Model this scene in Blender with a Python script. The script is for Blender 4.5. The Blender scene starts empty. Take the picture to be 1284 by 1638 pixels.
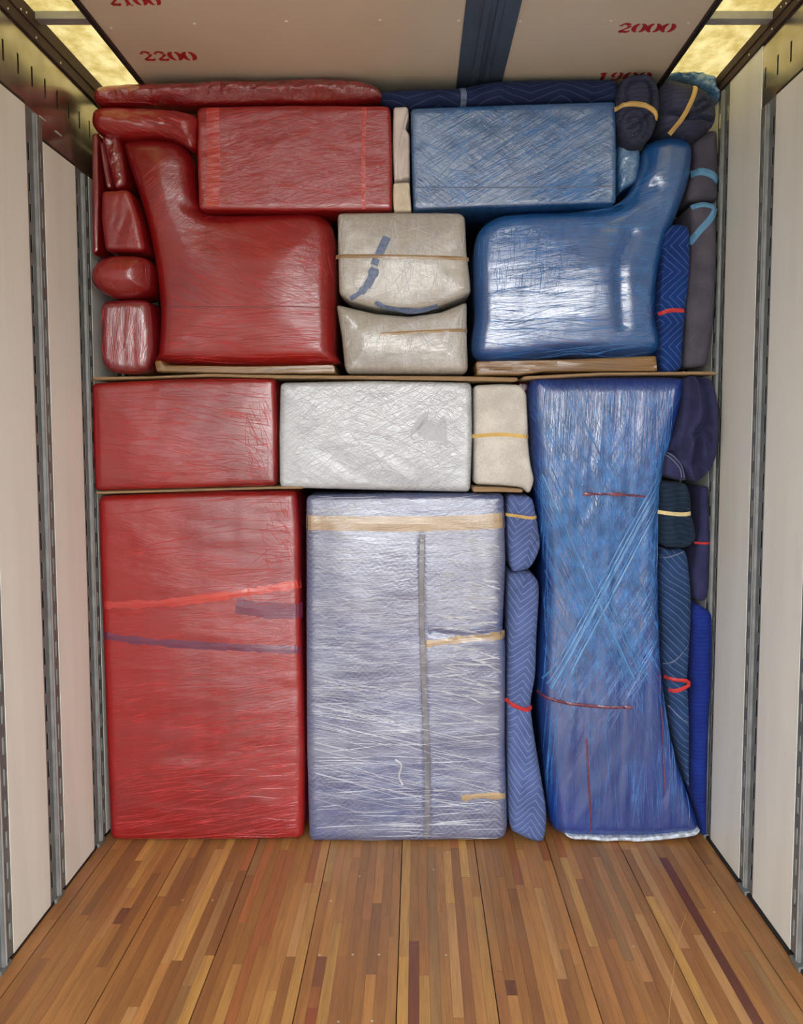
import bpy, bmesh, math, random
import numpy as np
from mathutils import Vector
from mathutils.geometry import delaunay_2d_cdt

S = bpy.context.scene
COL = S.collection
random.seed(7)
RNG = np.random.default_rng(11)

# ------------------------------------------------------------------ camera
IW, IH = 1284, 1638
F, PX0, PY0 = 1360.0, 666.0, 788.0          # focal length and principal point, in photo pixels
PITCH = math.atan(100.0 / F)                # looking slightly down
YS = 3.42                                   # distance from camera to the face of the load
FW = Vector((0, math.cos(PITCH), -math.sin(PITCH)))
UP = Vector((0, math.sin(PITCH), math.cos(PITCH)))
RT = Vector((1, 0, 0))
CAM_H = 1.0


def ray(px, py):
    return RT * ((px - PX0) / F) + FW + UP * ((PY0 - py) / F)


_d = ray(666, 1345)
CAM_H = -_d.z * YS / _d.y                   # the foot of the load stands on the floor, z = 0


def W(px, py, Y=YS):                        # photo pixel -> point at depth Y
    d = ray(px, py)
    t = Y / d.y
    return Vector((d.x * t, Y, CAM_H + d.z * t))


def Wx(px, py, X):                          # photo pixel -> point on a side wall
    d = ray(px, py)
    t = X / d.x
    return Vector((X, d.y * t, CAM_H + d.z * t))


def Wz(px, py, Z):                          # photo pixel -> point on floor or ceiling
    d = ray(px, py)
    t = (Z - CAM_H) / d.z
    return Vector((d.x * t, d.y * t, Z))


cam_d = bpy.data.cameras.new('camera')
cam = bpy.data.objects.new('camera', cam_d)
COL.objects.link(cam)
cam_d.sensor_fit = 'AUTO'
cam_d.sensor_width = 36.0
cam_d.lens = F / IH * 36.0
cam_d.shift_x = -(PX0 - IW / 2) / IH
cam_d.shift_y = -(IH / 2 - PY0) / IH
cam.location = (0, 0, CAM_H)
cam.rotation_euler = (math.pi / 2 - PITCH, 0, 0)
cam_d.clip_start = 0.05
S.camera = cam

# ------------------------------------------------------------------ light
SKY_STRENGTH = 1.0
SUN_ENERGY = 2.2
EXPOSURE = 3.05
world = bpy.data.worlds.new('overcast_sky')
S.world = world
world.use_nodes = True
wn = world.node_tree
wn.nodes.clear()
w_tc = wn.nodes.new('ShaderNodeTexCoord')
w_sep = wn.nodes.new('ShaderNodeSeparateXYZ')
w_rmp = wn.nodes.new('ShaderNodeValToRGB')
w_bg = wn.nodes.new('ShaderNodeBackground')
w_out = wn.nodes.new('ShaderNodeOutputWorld')
wn.links.new(w_tc.outputs['Generated'], w_sep.inputs[0])
wn.links.new(w_sep.outputs['Z'], w_rmp.inputs[0])
w_rmp.color_ramp.elements[0].position = 0.0
w_rmp.color_ramp.elements[0].color = (1.0, 0.99, 0.97, 1)
w_rmp.color_ramp.elements[1].position = 0.9
w_rmp.color_ramp.elements[1].color = (0.80, 0.88, 1.0, 1)
wn.links.new(w_rmp.outputs[0], w_bg.inputs[0])
w_bg.inputs[1].default_value = SKY_STRENGTH
wn.links.new(w_bg.outputs[0], w_out.inputs[0])

sun_d = bpy.data.lights.new('sun', 'SUN')
sun = bpy.data.objects.new('sun', sun_d)
COL.objects.link(sun)
sun_d.energy = SUN_ENERGY
sun_d.angle = math.radians(3)
sun_d.color = (1.0, 0.95, 0.86)
sun.rotation_euler = (math.radians(-28), math.radians(6), 0)    # high, from ahead of the truck
sun.location = (0, 2, 8)

S.view_settings.view_transform = 'Standard'
S.view_settings.look = 'None'
S.view_settings.gamma = 1.0
S.view_settings.use_curve_mapping = False
S.view_settings.exposure = EXPOSURE
S.cycles.max_bounces = 10
S.cycles.diffuse_bounces = 6

# ------------------------------------------------------------------ node helpers


def srgb(r, g, b):
    def f(c):
        c /= 255.0
        return c / 12.92 if c <= 0.04045 else ((c + 0.055) / 1.055) ** 2.4
    return (f(r), f(g), f(b), 1.0)


class Mat:
    def __init__(self, name):
        self.m = bpy.data.materials.new(name)
        self.m.use_nodes = True
        self.t = self.m.node_tree
        self.t.nodes.clear()
        self.out = self.t.nodes.new('ShaderNodeOutputMaterial')

    def n(self, kind, ins=None, **props):
        nd = self.t.nodes.new(kind)
        for k, v in props.items():
            setattr(nd, k, v)
        for k, v in (ins or {}).items():
            s = nd.inputs[k]
            if hasattr(v, 'links') or isinstance(v, bpy.types.NodeSocket):
                self.t.links.new(v, s)
            else:
                s.default_value = v
        return nd

    def math(self, op, a, b=0.0, c=0.0, clamp=False):
        nd = self.n('ShaderNodeMath', {0: a, 1: b, 2: c}, operation=op, use_clamp=clamp)
        return nd.outputs[0]

    def vmath(self, op, a, b=(0, 0, 0)):
        return self.n('ShaderNodeVectorMath', {0: a, 1: b}, operation=op).outputs[0]

    def scale(self, v, s):
        return self.n('ShaderNodeVectorMath', {0: v, 'Scale': s}, operation='SCALE').outputs[0]

    def mix(self, fac, a, b):
        nd = self.n('ShaderNodeMix', {0: fac, 6: a, 7: b}, data_type='RGBA')
        return nd.outputs[2]

    def ramp(self, fac, lo, hi, a=0.0, b=1.0):
        nd = self.n('ShaderNodeMapRange', {0: fac, 1: lo, 2: hi, 3: a, 4: b}, interpolation_type='SMOOTHSTEP')
        return nd.outputs[0]

    def noise(self, vec, scale, detail=3.0, rough=0.5, w=None):
        ins = {'Vector': vec, 'Scale': scale, 'Detail': detail, 'Roughness': rough}
        return self.n('ShaderNodeTexNoise', ins).outputs['Fac']

    def bump(self, h, strength, dist, normal=None):
        ins = {'Height': h, 'Strength': strength, 'Distance': dist}
        if normal is not None:
            ins['Normal'] = normal
        return self.n('ShaderNodeBump', ins).outputs[0]

    def obj(self):
        return self.n('ShaderNodeTexCoord').outputs['Object']

    def surf(self, shader):
        self.t.links.new(shader, self.out.inputs['Surface'])
        return self.m

    def principled(self, **kw):
        names = {'color': 'Base Color', 'rough': 'Roughness', 'metal': 'Metallic', 'normal': 'Normal',
                 'coat': 'Coat Weight', 'coat_rough': 'Coat Roughness', 'coat_normal': 'Coat Normal', 'coat_ior': 'Coat IOR',
                 'sheen': 'Sheen Weight', 'ior': 'IOR', 'spec': 'Specular IOR Level'}
        p = self.n('ShaderNodeBsdfPrincipled', {names[k]: v for k, v in kw.items()})
        return p.outputs[0]


def film(name, c1, c2, tint, layers, rough=0.28, bump=0.6, white=0.25, patch=1.6, coat=1.0, dist=0.004, crough=0.05, cior=2.3):
    """Stretch film pulled over a blanket: colour under the film, pulled streaks in a few directions.
    layers: (angle in degrees from horizontal, lines per metre, stretch, weight)"""
    c1, c2 = (tuple(v * 0.86 for v in c[:3]) + (1,) for c in (c1, c2))
    M = Mat(name)
    co = M.obj()
    rnd = M.n('ShaderNodeObjectInfo').outputs['Random']
    off = M.n('ShaderNodeCombineXYZ', {0: M.math('MULTIPLY', rnd, 17.0), 1: 0.0, 2: M.math('MULTIPLY', rnd, 9.0)}).outputs[0]
    co = M.vmath('ADD', co, off)
    warp = M.n('ShaderNodeTexNoise', {'Vector': co, 'Scale': 2.2, 'Detail': 1.0}).outputs['Color']
    warp = M.vmath('SUBTRACT', warp, (0.5, 0.5, 0.5))
    cw = M.vmath('ADD', co, M.scale(warp, 0.10))
    lines, soft, wsum = None, None, 0.0
    for i, (ang, freq, stretch, wt) in enumerate(layers):
        r = M.n('ShaderNodeVectorRotate', {'Vector': cw, 'Angle': math.radians(ang)}, rotation_type='Y_AXIS').outputs[0]
        s = M.vmath('MULTIPLY', r, (freq / stretch, freq / stretch, freq))
        s = M.vmath('ADD', s, (3.7 * i, 1.3, 5.1 * i))
        nz = M.noise(s, 1.0, 4.0, 0.6)
        msk = M.ramp(M.noise(M.vmath('ADD', co, (i * 5.3, 0, i * 2.1)), patch, 1.0), 0.30, 0.70)
        ln = M.math('SUBTRACT', 1.0, M.ramp(M.math('ABSOLUTE', M.math('SUBTRACT', nz, 0.5)), 0.0, 0.055), clamp=True)
        ln = M.math('MULTIPLY', M.math('MULTIPLY', ln, msk), wt)
        sf = M.math('MULTIPLY', nz, wt)
        lines = ln if lines is None else M.math('MAXIMUM', lines, ln)
        soft = sf if soft is None else M.math('ADD', soft, sf)
        wsum += wt
    soft = M.math('DIVIDE', soft, wsum)
    low = M.noise(M.vmath('ADD', co, (9.1, 0, 4.2)), 1.6, 2.0)
    base = M.mix(M.ramp(low, 0.35, 0.65), c1, c2)
    haze = M.ramp(soft, 0.42, 0.68, 0.0, white * 0.5)
    fac = M.math('ADD', haze, M.math('MULTIPLY', lines, white * 0.7), clamp=True)
    colr = M.mix(fac, base, tint)
    h = M.math('ADD', M.math('MULTIPLY', soft, 0.9), M.math('MULTIPLY', lines, 0.45))
    nrm = M.bump(h, bump * 0.33, dist)
    cn = M.bump(M.noise(M.vmath('MULTIPLY', co, (1, 1, 1)), 14.0, 1.0), 0.08, 0.004, nrm)
    rg = M.math('ADD', rough + 0.15, M.math('MULTIPLY', low, 0.12))
    return M.surf(M.principled(color=colr, rough=rg, normal=nrm, spec=0.25, coat=coat, coat_rough=crough, coat_normal=cn, coat_ior=cior))


def quilt(name, c1, stitch, pitch=0.028, amp=1.0, zed=0.12, ang=0.0, bump=0.5, line=0.07, mixk=0.55):
    """Quilted moving blanket: zigzag stitching over woven cloth."""
    M = Mat(name)
    co = M.obj()
    wv = M.n('ShaderNodeTexNoise', {'Vector': co, 'Scale': 5.0, 'Detail': 2.0}).outputs['Color']
    cw = M.vmath('ADD', co, M.scale(M.vmath('SUBTRACT', wv, (0.5, 0.5, 0.5)), 0.03))
    r = M.n('ShaderNodeVectorRotate', {'Vector': cw, 'Angle': math.radians(ang)}, rotation_type='Y_AXIS').outputs[0]
    sp = M.n('ShaderNodeSeparateXYZ', {0: r})
    x, z = sp.outputs[0], sp.outputs[2]
    tri = M.math('PINGPONG', z, zed)
    v = M.math('DIVIDE', M.math('ADD', x, M.math('MULTIPLY', tri, amp)), pitch)
    d = M.math('ABSOLUTE', M.math('SUBTRACT', M.math('FRACT', v), 0.5))
    ln = M.math('SUBTRACT', 1.0, M.ramp(d, line * 0.4, line), clamp=True)
    puff = M.ramp(d, 0.0, 0.5)
    weave = M.noise(co, 420.0, 1.0)
    big = M.noise(co, 9.0, 3.0)
    c = M.mix(M.ramp(big, 0.3, 0.7), c1, tuple(k * 0.72 for k in c1[:3]) + (1,))
    c = M.mix(M.math('MULTIPLY', ln, mixk), c, stitch)
    h = M.math('ADD', M.math('MULTIPLY', puff, 1.0), M.math('MULTIPLY', weave, 0.12))
    h = M.math('ADD', h, M.math('MULTIPLY', big, 1.5))
    return M.surf(M.principled(color=c, rough=0.92, normal=M.bump(h, bump, 0.004), sheen=0.02, spec=0.2))


def cloth(name, c1, c2, bump=0.4, scale=260.0):
    M = Mat(name)
    co = M.obj()
    big = M.noise(co, 11.0, 4.0)
    fib = M.noise(co, scale, 2.0)
    c = M.mix(M.ramp(M.math('ADD', M.math('MULTIPLY', big, 0.6), M.math('MULTIPLY', fib, 0.4)), 0.35, 0.65), c1, c2)
    h = M.math('ADD', big, M.math('MULTIPLY', fib, 0.25))
    return M.surf(M.principled(color=c, rough=0.95, normal=M.bump(h, bump, 0.004), sheen=0.03, spec=0.15))


def plain(name, c, rough=0.5, metal=0.0, noise=0.0, nscale=20.0, bump=0.0, coat=0.0, stretch=(1, 1, 1)):
    M = Mat(name)
    co = M.vmath('MULTIPLY', M.obj(), stretch)
    nz = M.noise(co, nscale, 4.0)
    dk = tuple(k * (1 - noise) for k in c[:3]) + (1,)
    lt = tuple(min(1, k * (1 + noise * 0.6)) for k in c[:3]) + (1,)
    col = M.mix(M.ramp(nz, 0.3, 0.7), dk, lt)
    kw = dict(color=col, rough=M.math('ADD', rough, M.math('MULTIPLY', M.math('SUBTRACT', nz, 0.5), noise * 0.5)), metal=metal, coat=coat)
    if bump:
        kw['normal'] = M.bump(nz, bump, 0.003)
    return M.surf(M.principled(**kw))


# ------------------------------------------------------------------ materials
RED1, RED2, REDT = srgb(160, 16, 17), srgb(132, 8, 14), srgb(178, 50, 50)
MAT = {}
MAT['red_h'] = film('red_film_level_pull', RED1, RED2, REDT, [(4, 180, 22, 1.0), (-12, 135, 16, 0.8), (20, 210, 25, 0.4)], white=0.15, cior=1.72)
MAT['red_d'] = film('red_film_slant_pull', RED1, RED2, REDT, [(14, 195, 22, 1.0), (-4, 135, 16, 0.6), (-30, 180, 19, 0.5)], white=0.15, cior=1.72)
MAT['red_v'] = film('red_film_upright_pull', srgb(120, 20, 32), RED2, REDT, [(86, 165, 19, 1.0), (60, 135, 16, 0.5)], white=0.2, cior=2.0, bump=0.8)
MAT['red_lump'] = film('red_film_crumpled', RED1, RED2, REDT, [(10, 90, 4, 1.0), (70, 105, 4, 0.8), (-30, 90, 6, 0.7)], white=0.15, cior=2.0, bump=2.2, rough=0.22)
BL1, BL2, BLT = srgb(26, 88, 150), srgb(30, 72, 122), srgb(100, 160, 212)
MAT['blue_d'] = film('blue_film_slant_pull', BL1, BL2, BLT, [(-32, 225, 25, 1.0), (-24, 165, 19, 0.8), (10, 165, 16, 0.4)], white=0.3, cior=2.0)
MAT['blue_h'] = film('blue_film_level_pull', srgb(26, 96, 172), srgb(24, 76, 146), BLT, [(3, 195, 22, 1.0), (86, 180, 16, 0.55), (-10, 150, 16, 0.5)], white=0.25, rough=0.24)
MAT['blue_v'] = film('blue_film_upright_pull', srgb(10, 54, 150), srgb(12, 48, 124), BLT, [(88, 195, 35, 1.0), (64, 180, 32, 0.7), (-64, 180, 32, 0.5)], white=0.16, bump=0.9, cior=2.0, rough=0.22)
MAT['blue_lump'] = film('blue_film_crumpled', srgb(70, 150, 205), srgb(36, 104, 172), srgb(170, 220, 242), [(15, 75, 3, 1.0), (75, 90, 3, 0.9), (-40, 75, 3, 0.8)], white=0.5, bump=2.6, rough=0.2)
MAT['blue_band'] = film('pale_blue_film_band', srgb(84, 146, 204), srgb(66, 124, 186), BLT, [(60, 200, 30, 1.0)], white=0.25, cior=1.5, crough=0.25)
MAT['dull_red'] = plain('red_strap_under_blue_film', srgb(112, 58, 78), 0.3, noise=0.4, nscale=60, coat=0.8)
MAT['clear_grey'] = film('clear_film_over_grey_pad', srgb(172, 165, 152), srgb(150, 144, 134), srgb(222, 220, 214), [(8, 135, 9, 0.8), (88, 150, 12, 0.8), (-30, 135, 12, 0.6)], white=0.45, cior=1.7)
MAT['clear_white'] = film('clear_film_over_white_carton', srgb(166, 170, 174), srgb(146, 150, 157), srgb(236, 238, 238), [(22, 165, 19, 1.0), (-28, 165, 22, 1.0), (50, 120, 12, 0.6)], white=0.5, cior=1.85)


def silver_mat():
    M = Mat('clear_film_over_lavender_blanket')
    co = M.obj()
    sp = M.n('ShaderNodeSeparateXYZ', {0: co})
    x, z = sp.outputs[0], sp.outputs[2]
    tri = M.math('PINGPONG', x, 0.030)
    v = M.math('FRACT', M.math('DIVIDE', M.math('ADD', z, tri), 0.024))
    chev = M.ramp(M.math('ABSOLUTE', M.math('SUBTRACT', v, 0.5)), 0.12, 0.34)
    low = M.noise(co, 2.6, 3.0)
    vert = M.noise(M.vmath('MULTIPLY', co, (1.2, 1.0, 3.0)), 1.6, 2.0)
    base = M.mix(M.ramp(vert, 0.35, 0.65), srgb(70, 84, 128), srgb(98, 103, 130))
    chm = M.math('MULTIPLY', chev, M.ramp(M.noise(co, 3.1, 1.0), 0.42, 0.6, 0.1, 0.7))
    base = M.mix(chm, base, srgb(50, 62, 106))
    wv = M.vmath('SUBTRACT', M.n('ShaderNodeTexNoise', {'Vector': co, 'Scale': 2.0, 'Detail': 1.0}).outputs['Color'], (0.5, 0.5, 0.5))
    cw = M.vmath('ADD', co, M.scale(wv, 0.12))
    h, fac = None, None
    for i, (ang, fr, st, wt, pt) in enumerate([(2, 120, 14, 1.0, 2.2), (14, 120, 18, 0.9, 1.6), (-10, 90, 10, 0.6, 3.0)]):
        r = M.n('ShaderNodeVectorRotate', {'Vector': cw, 'Angle': math.radians(ang)}, rotation_type='Y_AXIS').outputs[0]
        nz = M.noise(M.vmath('ADD', M.vmath('MULTIPLY', r, (fr / st, fr / st, fr)), (i * 3.1, 0, i * 7.7)), 1.0, 4.0, 0.6)
        mk = M.ramp(M.noise(M.vmath('ADD', co, (i * 4.0, 0, i * 2.0)), pt, 2.0), 0.36, 0.62)
        ln = M.math('MULTIPLY', M.math('MULTIPLY', M.math('SUBTRACT', 1.0, M.ramp(M.math('ABSOLUTE', M.math('SUBTRACT', nz, 0.5)), 0.0, 0.05), clamp=True), mk), wt)
        hh = M.math('ADD', M.math('MULTIPLY', nz, 1.5 * wt), M.math('MULTIPLY', ln, 0.5))
        fac = ln if fac is None else M.math('MAXIMUM', fac, ln)
        h = hh if h is None else M.math('ADD', h, hh)
    col = M.mix(M.math('MULTIPLY', fac, 0.2), base, srgb(190, 194, 208))
    nrm = M.bump(M.math('ADD', h, M.math('MULTIPLY', chev, 0.2)), 0.2, 0.004)
    return M.surf(M.principled(color=col, rough=0.5, normal=nrm, spec=0.25, coat=1.0, coat_rough=0.06, coat_normal=nrm, coat_ior=1.95))


MAT['silver'] = silver_mat()
MAT['strand_red'] = plain('red_film_strand', srgb(184, 54, 56), 0.15, noise=0.3, coat=0.6)  # paler than the red film, glints put into the strand colour
MAT['strand_blue'] = plain('blue_film_strand', srgb(64, 122, 186), 0.12, noise=0.4, coat=0.6)  # lighter blue than the wrap, so its glints are partly painted
MAT['strand_clear'] = plain('clear_film_strand', srgb(196, 198, 206), 0.2, noise=0.2, coat=0.6)
NAVY = srgb(46, 56, 88)
MAT['navy'] = quilt('navy_quilted_blanket', srgb(42, 50, 78), srgb(96, 104, 130))
MAT['navy_roll'] = quilt('navy_quilted_roll', srgb(36, 48, 86), srgb(80, 94, 130), pitch=0.022, amp=0.3, ang=90)
MAT['navy_dark'] = quilt('dark_navy_quilted_blanket', srgb(62, 66, 88), srgb(92, 96, 116), pitch=0.018, amp=0.15, ang=88, mixk=0.35)
MAT['navy_plush'] = cloth('navy_cloth', srgb(56, 58, 94), srgb(44, 46, 78))
MAT['royal'] = quilt('royal_blue_quilted_blanket', srgb(26, 58, 124), srgb(100, 130, 180), pitch=0.03, amp=1.0, zed=0.1)
MAT['royal_bright'] = quilt('bright_blue_quilted_blanket', srgb(24, 46, 128), srgb(60, 86, 160), pitch=0.017, amp=0.1, ang=86, mixk=0.25)
MAT['periwinkle'] = quilt('dusty_blue_quilted_blanket', srgb(88, 106, 158), srgb(160, 174, 208), pitch=0.030, amp=1.1, zed=0.07, ang=80)
MAT['denim'] = quilt('denim_blue_quilted_blanket', srgb(42, 68, 110), srgb(110, 136, 172), pitch=0.024, amp=0.1, ang=50)
MAT['teal'] = quilt('slate_blue_quilted_blanket', srgb(32, 48, 68), srgb(66, 84, 106), pitch=0.02, amp=0.2, ang=85, mixk=0.4)
MAT['taupe'] = cloth('taupe_felt', srgb(92, 88, 100), srgb(72, 70, 82))
MAT['felt'] = cloth('grey_felt', srgb(216, 212, 204), srgb(190, 186, 178), scale=180)
MAT['white_cloth'] = cloth('white_cloth', srgb(226, 214, 206), srgb(206, 192, 184), bump=0.25)
MAT['cream_cloth'] = cloth('cream_cloth', srgb(222, 208, 186), srgb(204, 190, 168), bump=0.35)
MAT['yellow_band'] = plain('yellow_rubber_band', srgb(214, 178, 104), 0.6, noise=0.12)
MAT['cream_band'] = plain('cream_rubber_band', srgb(226, 206, 150), 0.6, noise=0.12)
MAT['red_band'] = plain('red_rubber_band', srgb(200, 52, 50), 0.55, noise=0.12)
MAT['sky_band'] = plain('pale_blue_strap', srgb(92, 146, 184), 0.6, noise=0.12)
MAT['blue_tape'] = plain('blue_strap', srgb(104, 120, 150), 0.5, noise=0.3, nscale=60)
MAT['piping'] = plain('pale_piping', srgb(110, 118, 144), 0.8)
MAT['tan_tape'] = film('tan_tape_under_film', srgb(178, 148, 106), srgb(160, 130, 92), srgb(216, 200, 170), [(2, 150, 14, 1.0)], white=0.3, cior=1.7)
MAT['seam'] = plain('grey_seam', srgb(118, 116, 122), 0.4, noise=0.3, coat=0.5)
MAT['purple_film'] = film('purple_band_under_red_film', srgb(104, 34, 70), srgb(120, 40, 66), srgb(160, 80, 110), [(6, 120, 14, 1.0)], white=0.15, cior=1.7)
MAT['orange_film'] = film('orange_band_under_red_film', srgb(206, 58, 44), srgb(186, 44, 38), srgb(224, 110, 90), [(6, 120, 14, 1.0)], white=0.15, cior=1.7)
MAT['card'] = film('brown_paperboard', srgb(138, 98, 50), srgb(112, 78, 38), srgb(186, 150, 100), [(1, 130, 30, 1.0)], white=0.4, cior=1.55, rough=0.3)
MAT['card_matt'] = plain('cardboard', srgb(150, 122, 88), 0.8, noise=0.25, nscale=40, stretch=(0.3, 1, 4))
MAT['card_grey'] = plain('grey_board', srgb(118, 108, 94), 0.8, noise=0.25, nscale=40, stretch=(0.3, 1, 4))
MAT['film_edge'] = plain('bunched_clear_film', srgb(190, 200, 214), 0.15, noise=0.5, nscale=60, coat=0.8)
MAT['galv'] = plain('galvanised_steel', srgb(118, 122, 121), 0.5, metal=0.2, noise=0.22, nscale=14, bump=0.05)
MAT['rail'] = plain('galvanised_rail', srgb(176, 170, 158), 0.20, metal=0.9, noise=0.22, nscale=9, bump=0.03)
MAT['ridge'] = plain('steel_highlight_and_staple', srgb(196, 198, 196), 0.5, metal=0.0, noise=0.1)  # pale steel: painted highlight on the post ridges, also used for the staples
MAT['angle'] = plain('dark_bronze_metal', srgb(66, 47, 42), 0.7, metal=0.0, noise=0.2)
MAT['black'] = plain('black_trim', srgb(26, 24, 24), 0.6)
MAT['bluesteel'] = plain('blue_grey_steel', srgb(82, 98, 116), 0.5, metal=0.35, noise=0.25, nscale=8, stretch=(1, 0.3, 1))
MAT['skin_dark'] = plain('dark_wall_cavity', srgb(30, 29, 28), 0.9)  # near black, the shade inside slots and gaps put into the colour
MAT['rivet'] = plain('rivet_head', srgb(214, 206, 190), 0.35, metal=0.6)
MAT['white_screw'] = plain('painted_screw_head', srgb(240, 232, 220), 0.4)
MAT['stencil'] = plain('red_stencil_paint', srgb(188, 34, 42), 0.7, noise=0.15, nscale=80)
MAT['aluminium'] = plain('roof_bow_aluminium', srgb(176, 176, 172), 0.5, metal=0.4, noise=0.1)
MAT['ground'] = plain('grey_asphalt', srgb(84, 83, 82), 0.9, noise=0.2, nscale=1.5)
MAT['thread'] = plain('pale_thread', srgb(214, 186, 130), 0.6)
MAT['shoe'] = plain('blue_shoe_leather', srgb(58, 68, 124), 0.3, noise=0.2, coat=0.5)
MAT['sole'] = plain('pale_shoe_sole', srgb(190, 190, 196), 0.6)


def painted_panel():
    M = Mat('white_painted_plywood')
    co = M.obj()
    st = M.noise(M.vmath('MULTIPLY', co, (6.0, 6.0, 0.8)), 1.0, 4.0)
    scf = M.noise(M.vmath('MULTIPLY', co, (14.0, 14.0, 5.0)), 1.0, 3.0)
    c = M.mix(M.ramp(st, 0.35, 0.65), srgb(240, 241, 231), srgb(232, 232, 221))
    c = M.mix(M.ramp(scf, 0.70, 0.78, 0.0, 0.45), c, srgb(130, 124, 116))
    return M.surf(M.principled(color=c, rough=0.42, normal=M.bump(st, 0.08, 0.003)))


MAT['panel'] = painted_panel()


def ceiling_paint():
    M = Mat('white_painted_ceiling_board')
    co = M.obj()
    st = M.noise(M.vmath('MULTIPLY', co, (1.5, 1.5, 1.5)), 1.0, 3.0)
    c = M.mix(M.ramp(st, 0.35, 0.65), srgb(226, 214, 190), srgb(218, 206, 180))
    return M.surf(M.principled(color=c, rough=0.4))


MAT['ceiling'] = ceiling_paint()


def fibreglass():
    M = Mat('translucent_fibreglass')
    co = M.obj()
    a = M.noise(co, 9.0, 5.0, 0.7)
    b = M.noise(M.vmath('MULTIPLY', co, (22, 9, 9)), 1.0, 4.0)
    v = M.ramp(M.math('ADD', M.math('MULTIPLY', a, 0.6), M.math('MULTIPLY', b, 0.4)), 0.36, 0.64)
    c = M.mix(v, srgb(98, 84, 44), srgb(122, 112, 76))
    tr = M.n('ShaderNodeBsdfTranslucent', {'Color': c}).outputs[0]
    df = M.n('ShaderNodeBsdfDiffuse', {'Color': c}).outputs[0]
    return M.surf(M.n('ShaderNodeMixShader', {0: 0.45, 1: df, 2: tr}).outputs[0])


MAT['fibreglass'] = fibreglass()


def wood():
    M = Mat('laminated_hardwood')
    g = M.n('ShaderNodeNewGeometry').outputs['Position']
    oi = M.n('ShaderNodeObjectInfo')
    rnd = oi.outputs['Random']
    off = M.n('ShaderNodeCombineXYZ', {0: M.math('MULTIPLY', rnd, 13.0), 1: M.math('MULTIPLY', rnd, 31.0), 2: 0.0}).outputs[0]
    p = M.vmath('ADD', g, off)
    gr = M.noise(M.vmath('MULTIPLY', p, (210, 7, 1)), 1.0, 4.0, 0.65)
    cl = M.noise(M.vmath('MULTIPLY', p, (45, 2.5, 1)), 1.0, 3.0)
    wear = M.noise(M.vmath('MULTIPLY', g, (3, 2, 1)), 1.0, 4.0)
    oc = oi.outputs['Color']
    dark = M.n('ShaderNodeMix', {0: 0.32, 6: oc, 7: (0.05, 0.018, 0.008, 1)}, data_type='RGBA').outputs[2]
    v = M.ramp(M.math('ADD', M.math('MULTIPLY', gr, 0.55), M.math('MULTIPLY', cl, 0.45)), 0.36, 0.6)
    c = M.mix(v, dark, oc)
    c = M.mix(M.ramp(wear, 0.56, 0.75, 0.0, 0.22), c, srgb(150, 128, 104))
    scr = M.noise(M.vmath('MULTIPLY', M.n('ShaderNodeVectorRotate', {'Vector': g, 'Angle': 0.7}, rotation_type='Z_AXIS').outputs[0], (9, 320, 1)), 1.0, 2.0)
    c = M.mix(M.ramp(scr, 0.72, 0.78, 0.0, 0.2), c, srgb(200, 170, 130))
    rg = M.math('ADD', 0.36, M.math('MULTIPLY', wear, 0.2))
    return M.surf(M.principled(color=c, rough=rg, normal=M.bump(gr, 0.12, 0.001), coat=0.15, coat_rough=0.3))


MAT['wood'] = wood()

# ------------------------------------------------------------------ mesh helpers


def link(name, me, mat=None, parent=None, loc=(0, 0, 0)):
    o = bpy.data.objects.new(name, me)
    COL.objects.link(o)
    o.location = loc
    if parent is not None:
        o.parent = parent
        o.location = Vector(loc) - Vector(parent.location)
    if mat is not None and me is not None:
        me.materials.clear()
        me.materials.append(mat)
    return o


def tag(o, label=None, cat=None, group=None, kind=None):
    if label:
        o['label'] = label
    if cat:
        o['category'] = cat
    if group:
        o['group'] = group
    if kind:
        o['kind'] = kind
    return o


def add_box(bm, lo, hi):
    vs = [bm.verts.new((x, y, z)) for x in (lo[0], hi[0]) for y in (lo[1], hi[1]) for z in (lo[2], hi[2])]
    for f in ((0, 1, 3, 2), (4, 6, 7, 5), (0, 4, 5, 1), (2, 3, 7, 6), (0, 2, 6, 4), (1, 5, 7, 3)):
        bm.faces.new([vs[i] for i in f])


def box(name, lo, hi, mat, parent=None, bevel=0.0):
    c = [(a + b) / 2 for a, b in zip(lo, hi)]
    c[2] = min(lo[2], hi[2])
    bm = bmesh.new()
    add_box(bm, [a - k for a, k in zip(lo, c)], [a - k for a, k in zip(hi, c)])
    if bevel:
        bmesh.ops.bevel(bm, geom=bm.edges[:], offset=bevel, segments=2, affect='EDGES', profile=0.6)
    bmesh.ops.recalc_face_normals(bm, faces=bm.faces)
    me = bpy.data.meshes.new(name)
    bm.to_mesh(me)
    bm.free()
    return link(name, me, mat, parent, c)


def disc(name, pos, r, axis, mat, parent, depth=0.004):
    """low domed screw or rivet head; axis points out of the surface"""
    ax = Vector(axis).normalized()
    t = ax.orthogonal().normalized()
    b = ax.cross(t)
    bm = bmesh.new()
    rings = []
    for rr, hh in ((1.0, 0.0), (0.8, 0.7)):
        rings.append([bm.verts.new((t * math.cos(a) + b * math.sin(a)) * r * rr + ax * depth * hh) for a in [i * math.pi / 4 for i in range(8)]])
    top = bm.verts.new(ax * depth)
    for i in range(8):
        j = (i + 1) % 8
        bm.faces.new((rings[0][i], rings[0][j], rings[1][j], rings[1][i]))
        bm.faces.new((rings[1][i], rings[1][j], top))
    me = bpy.data.meshes.new(name)
    bm.to_mesh(me)
    bm.free()
    return link(name, me, mat, parent, pos)


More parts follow.
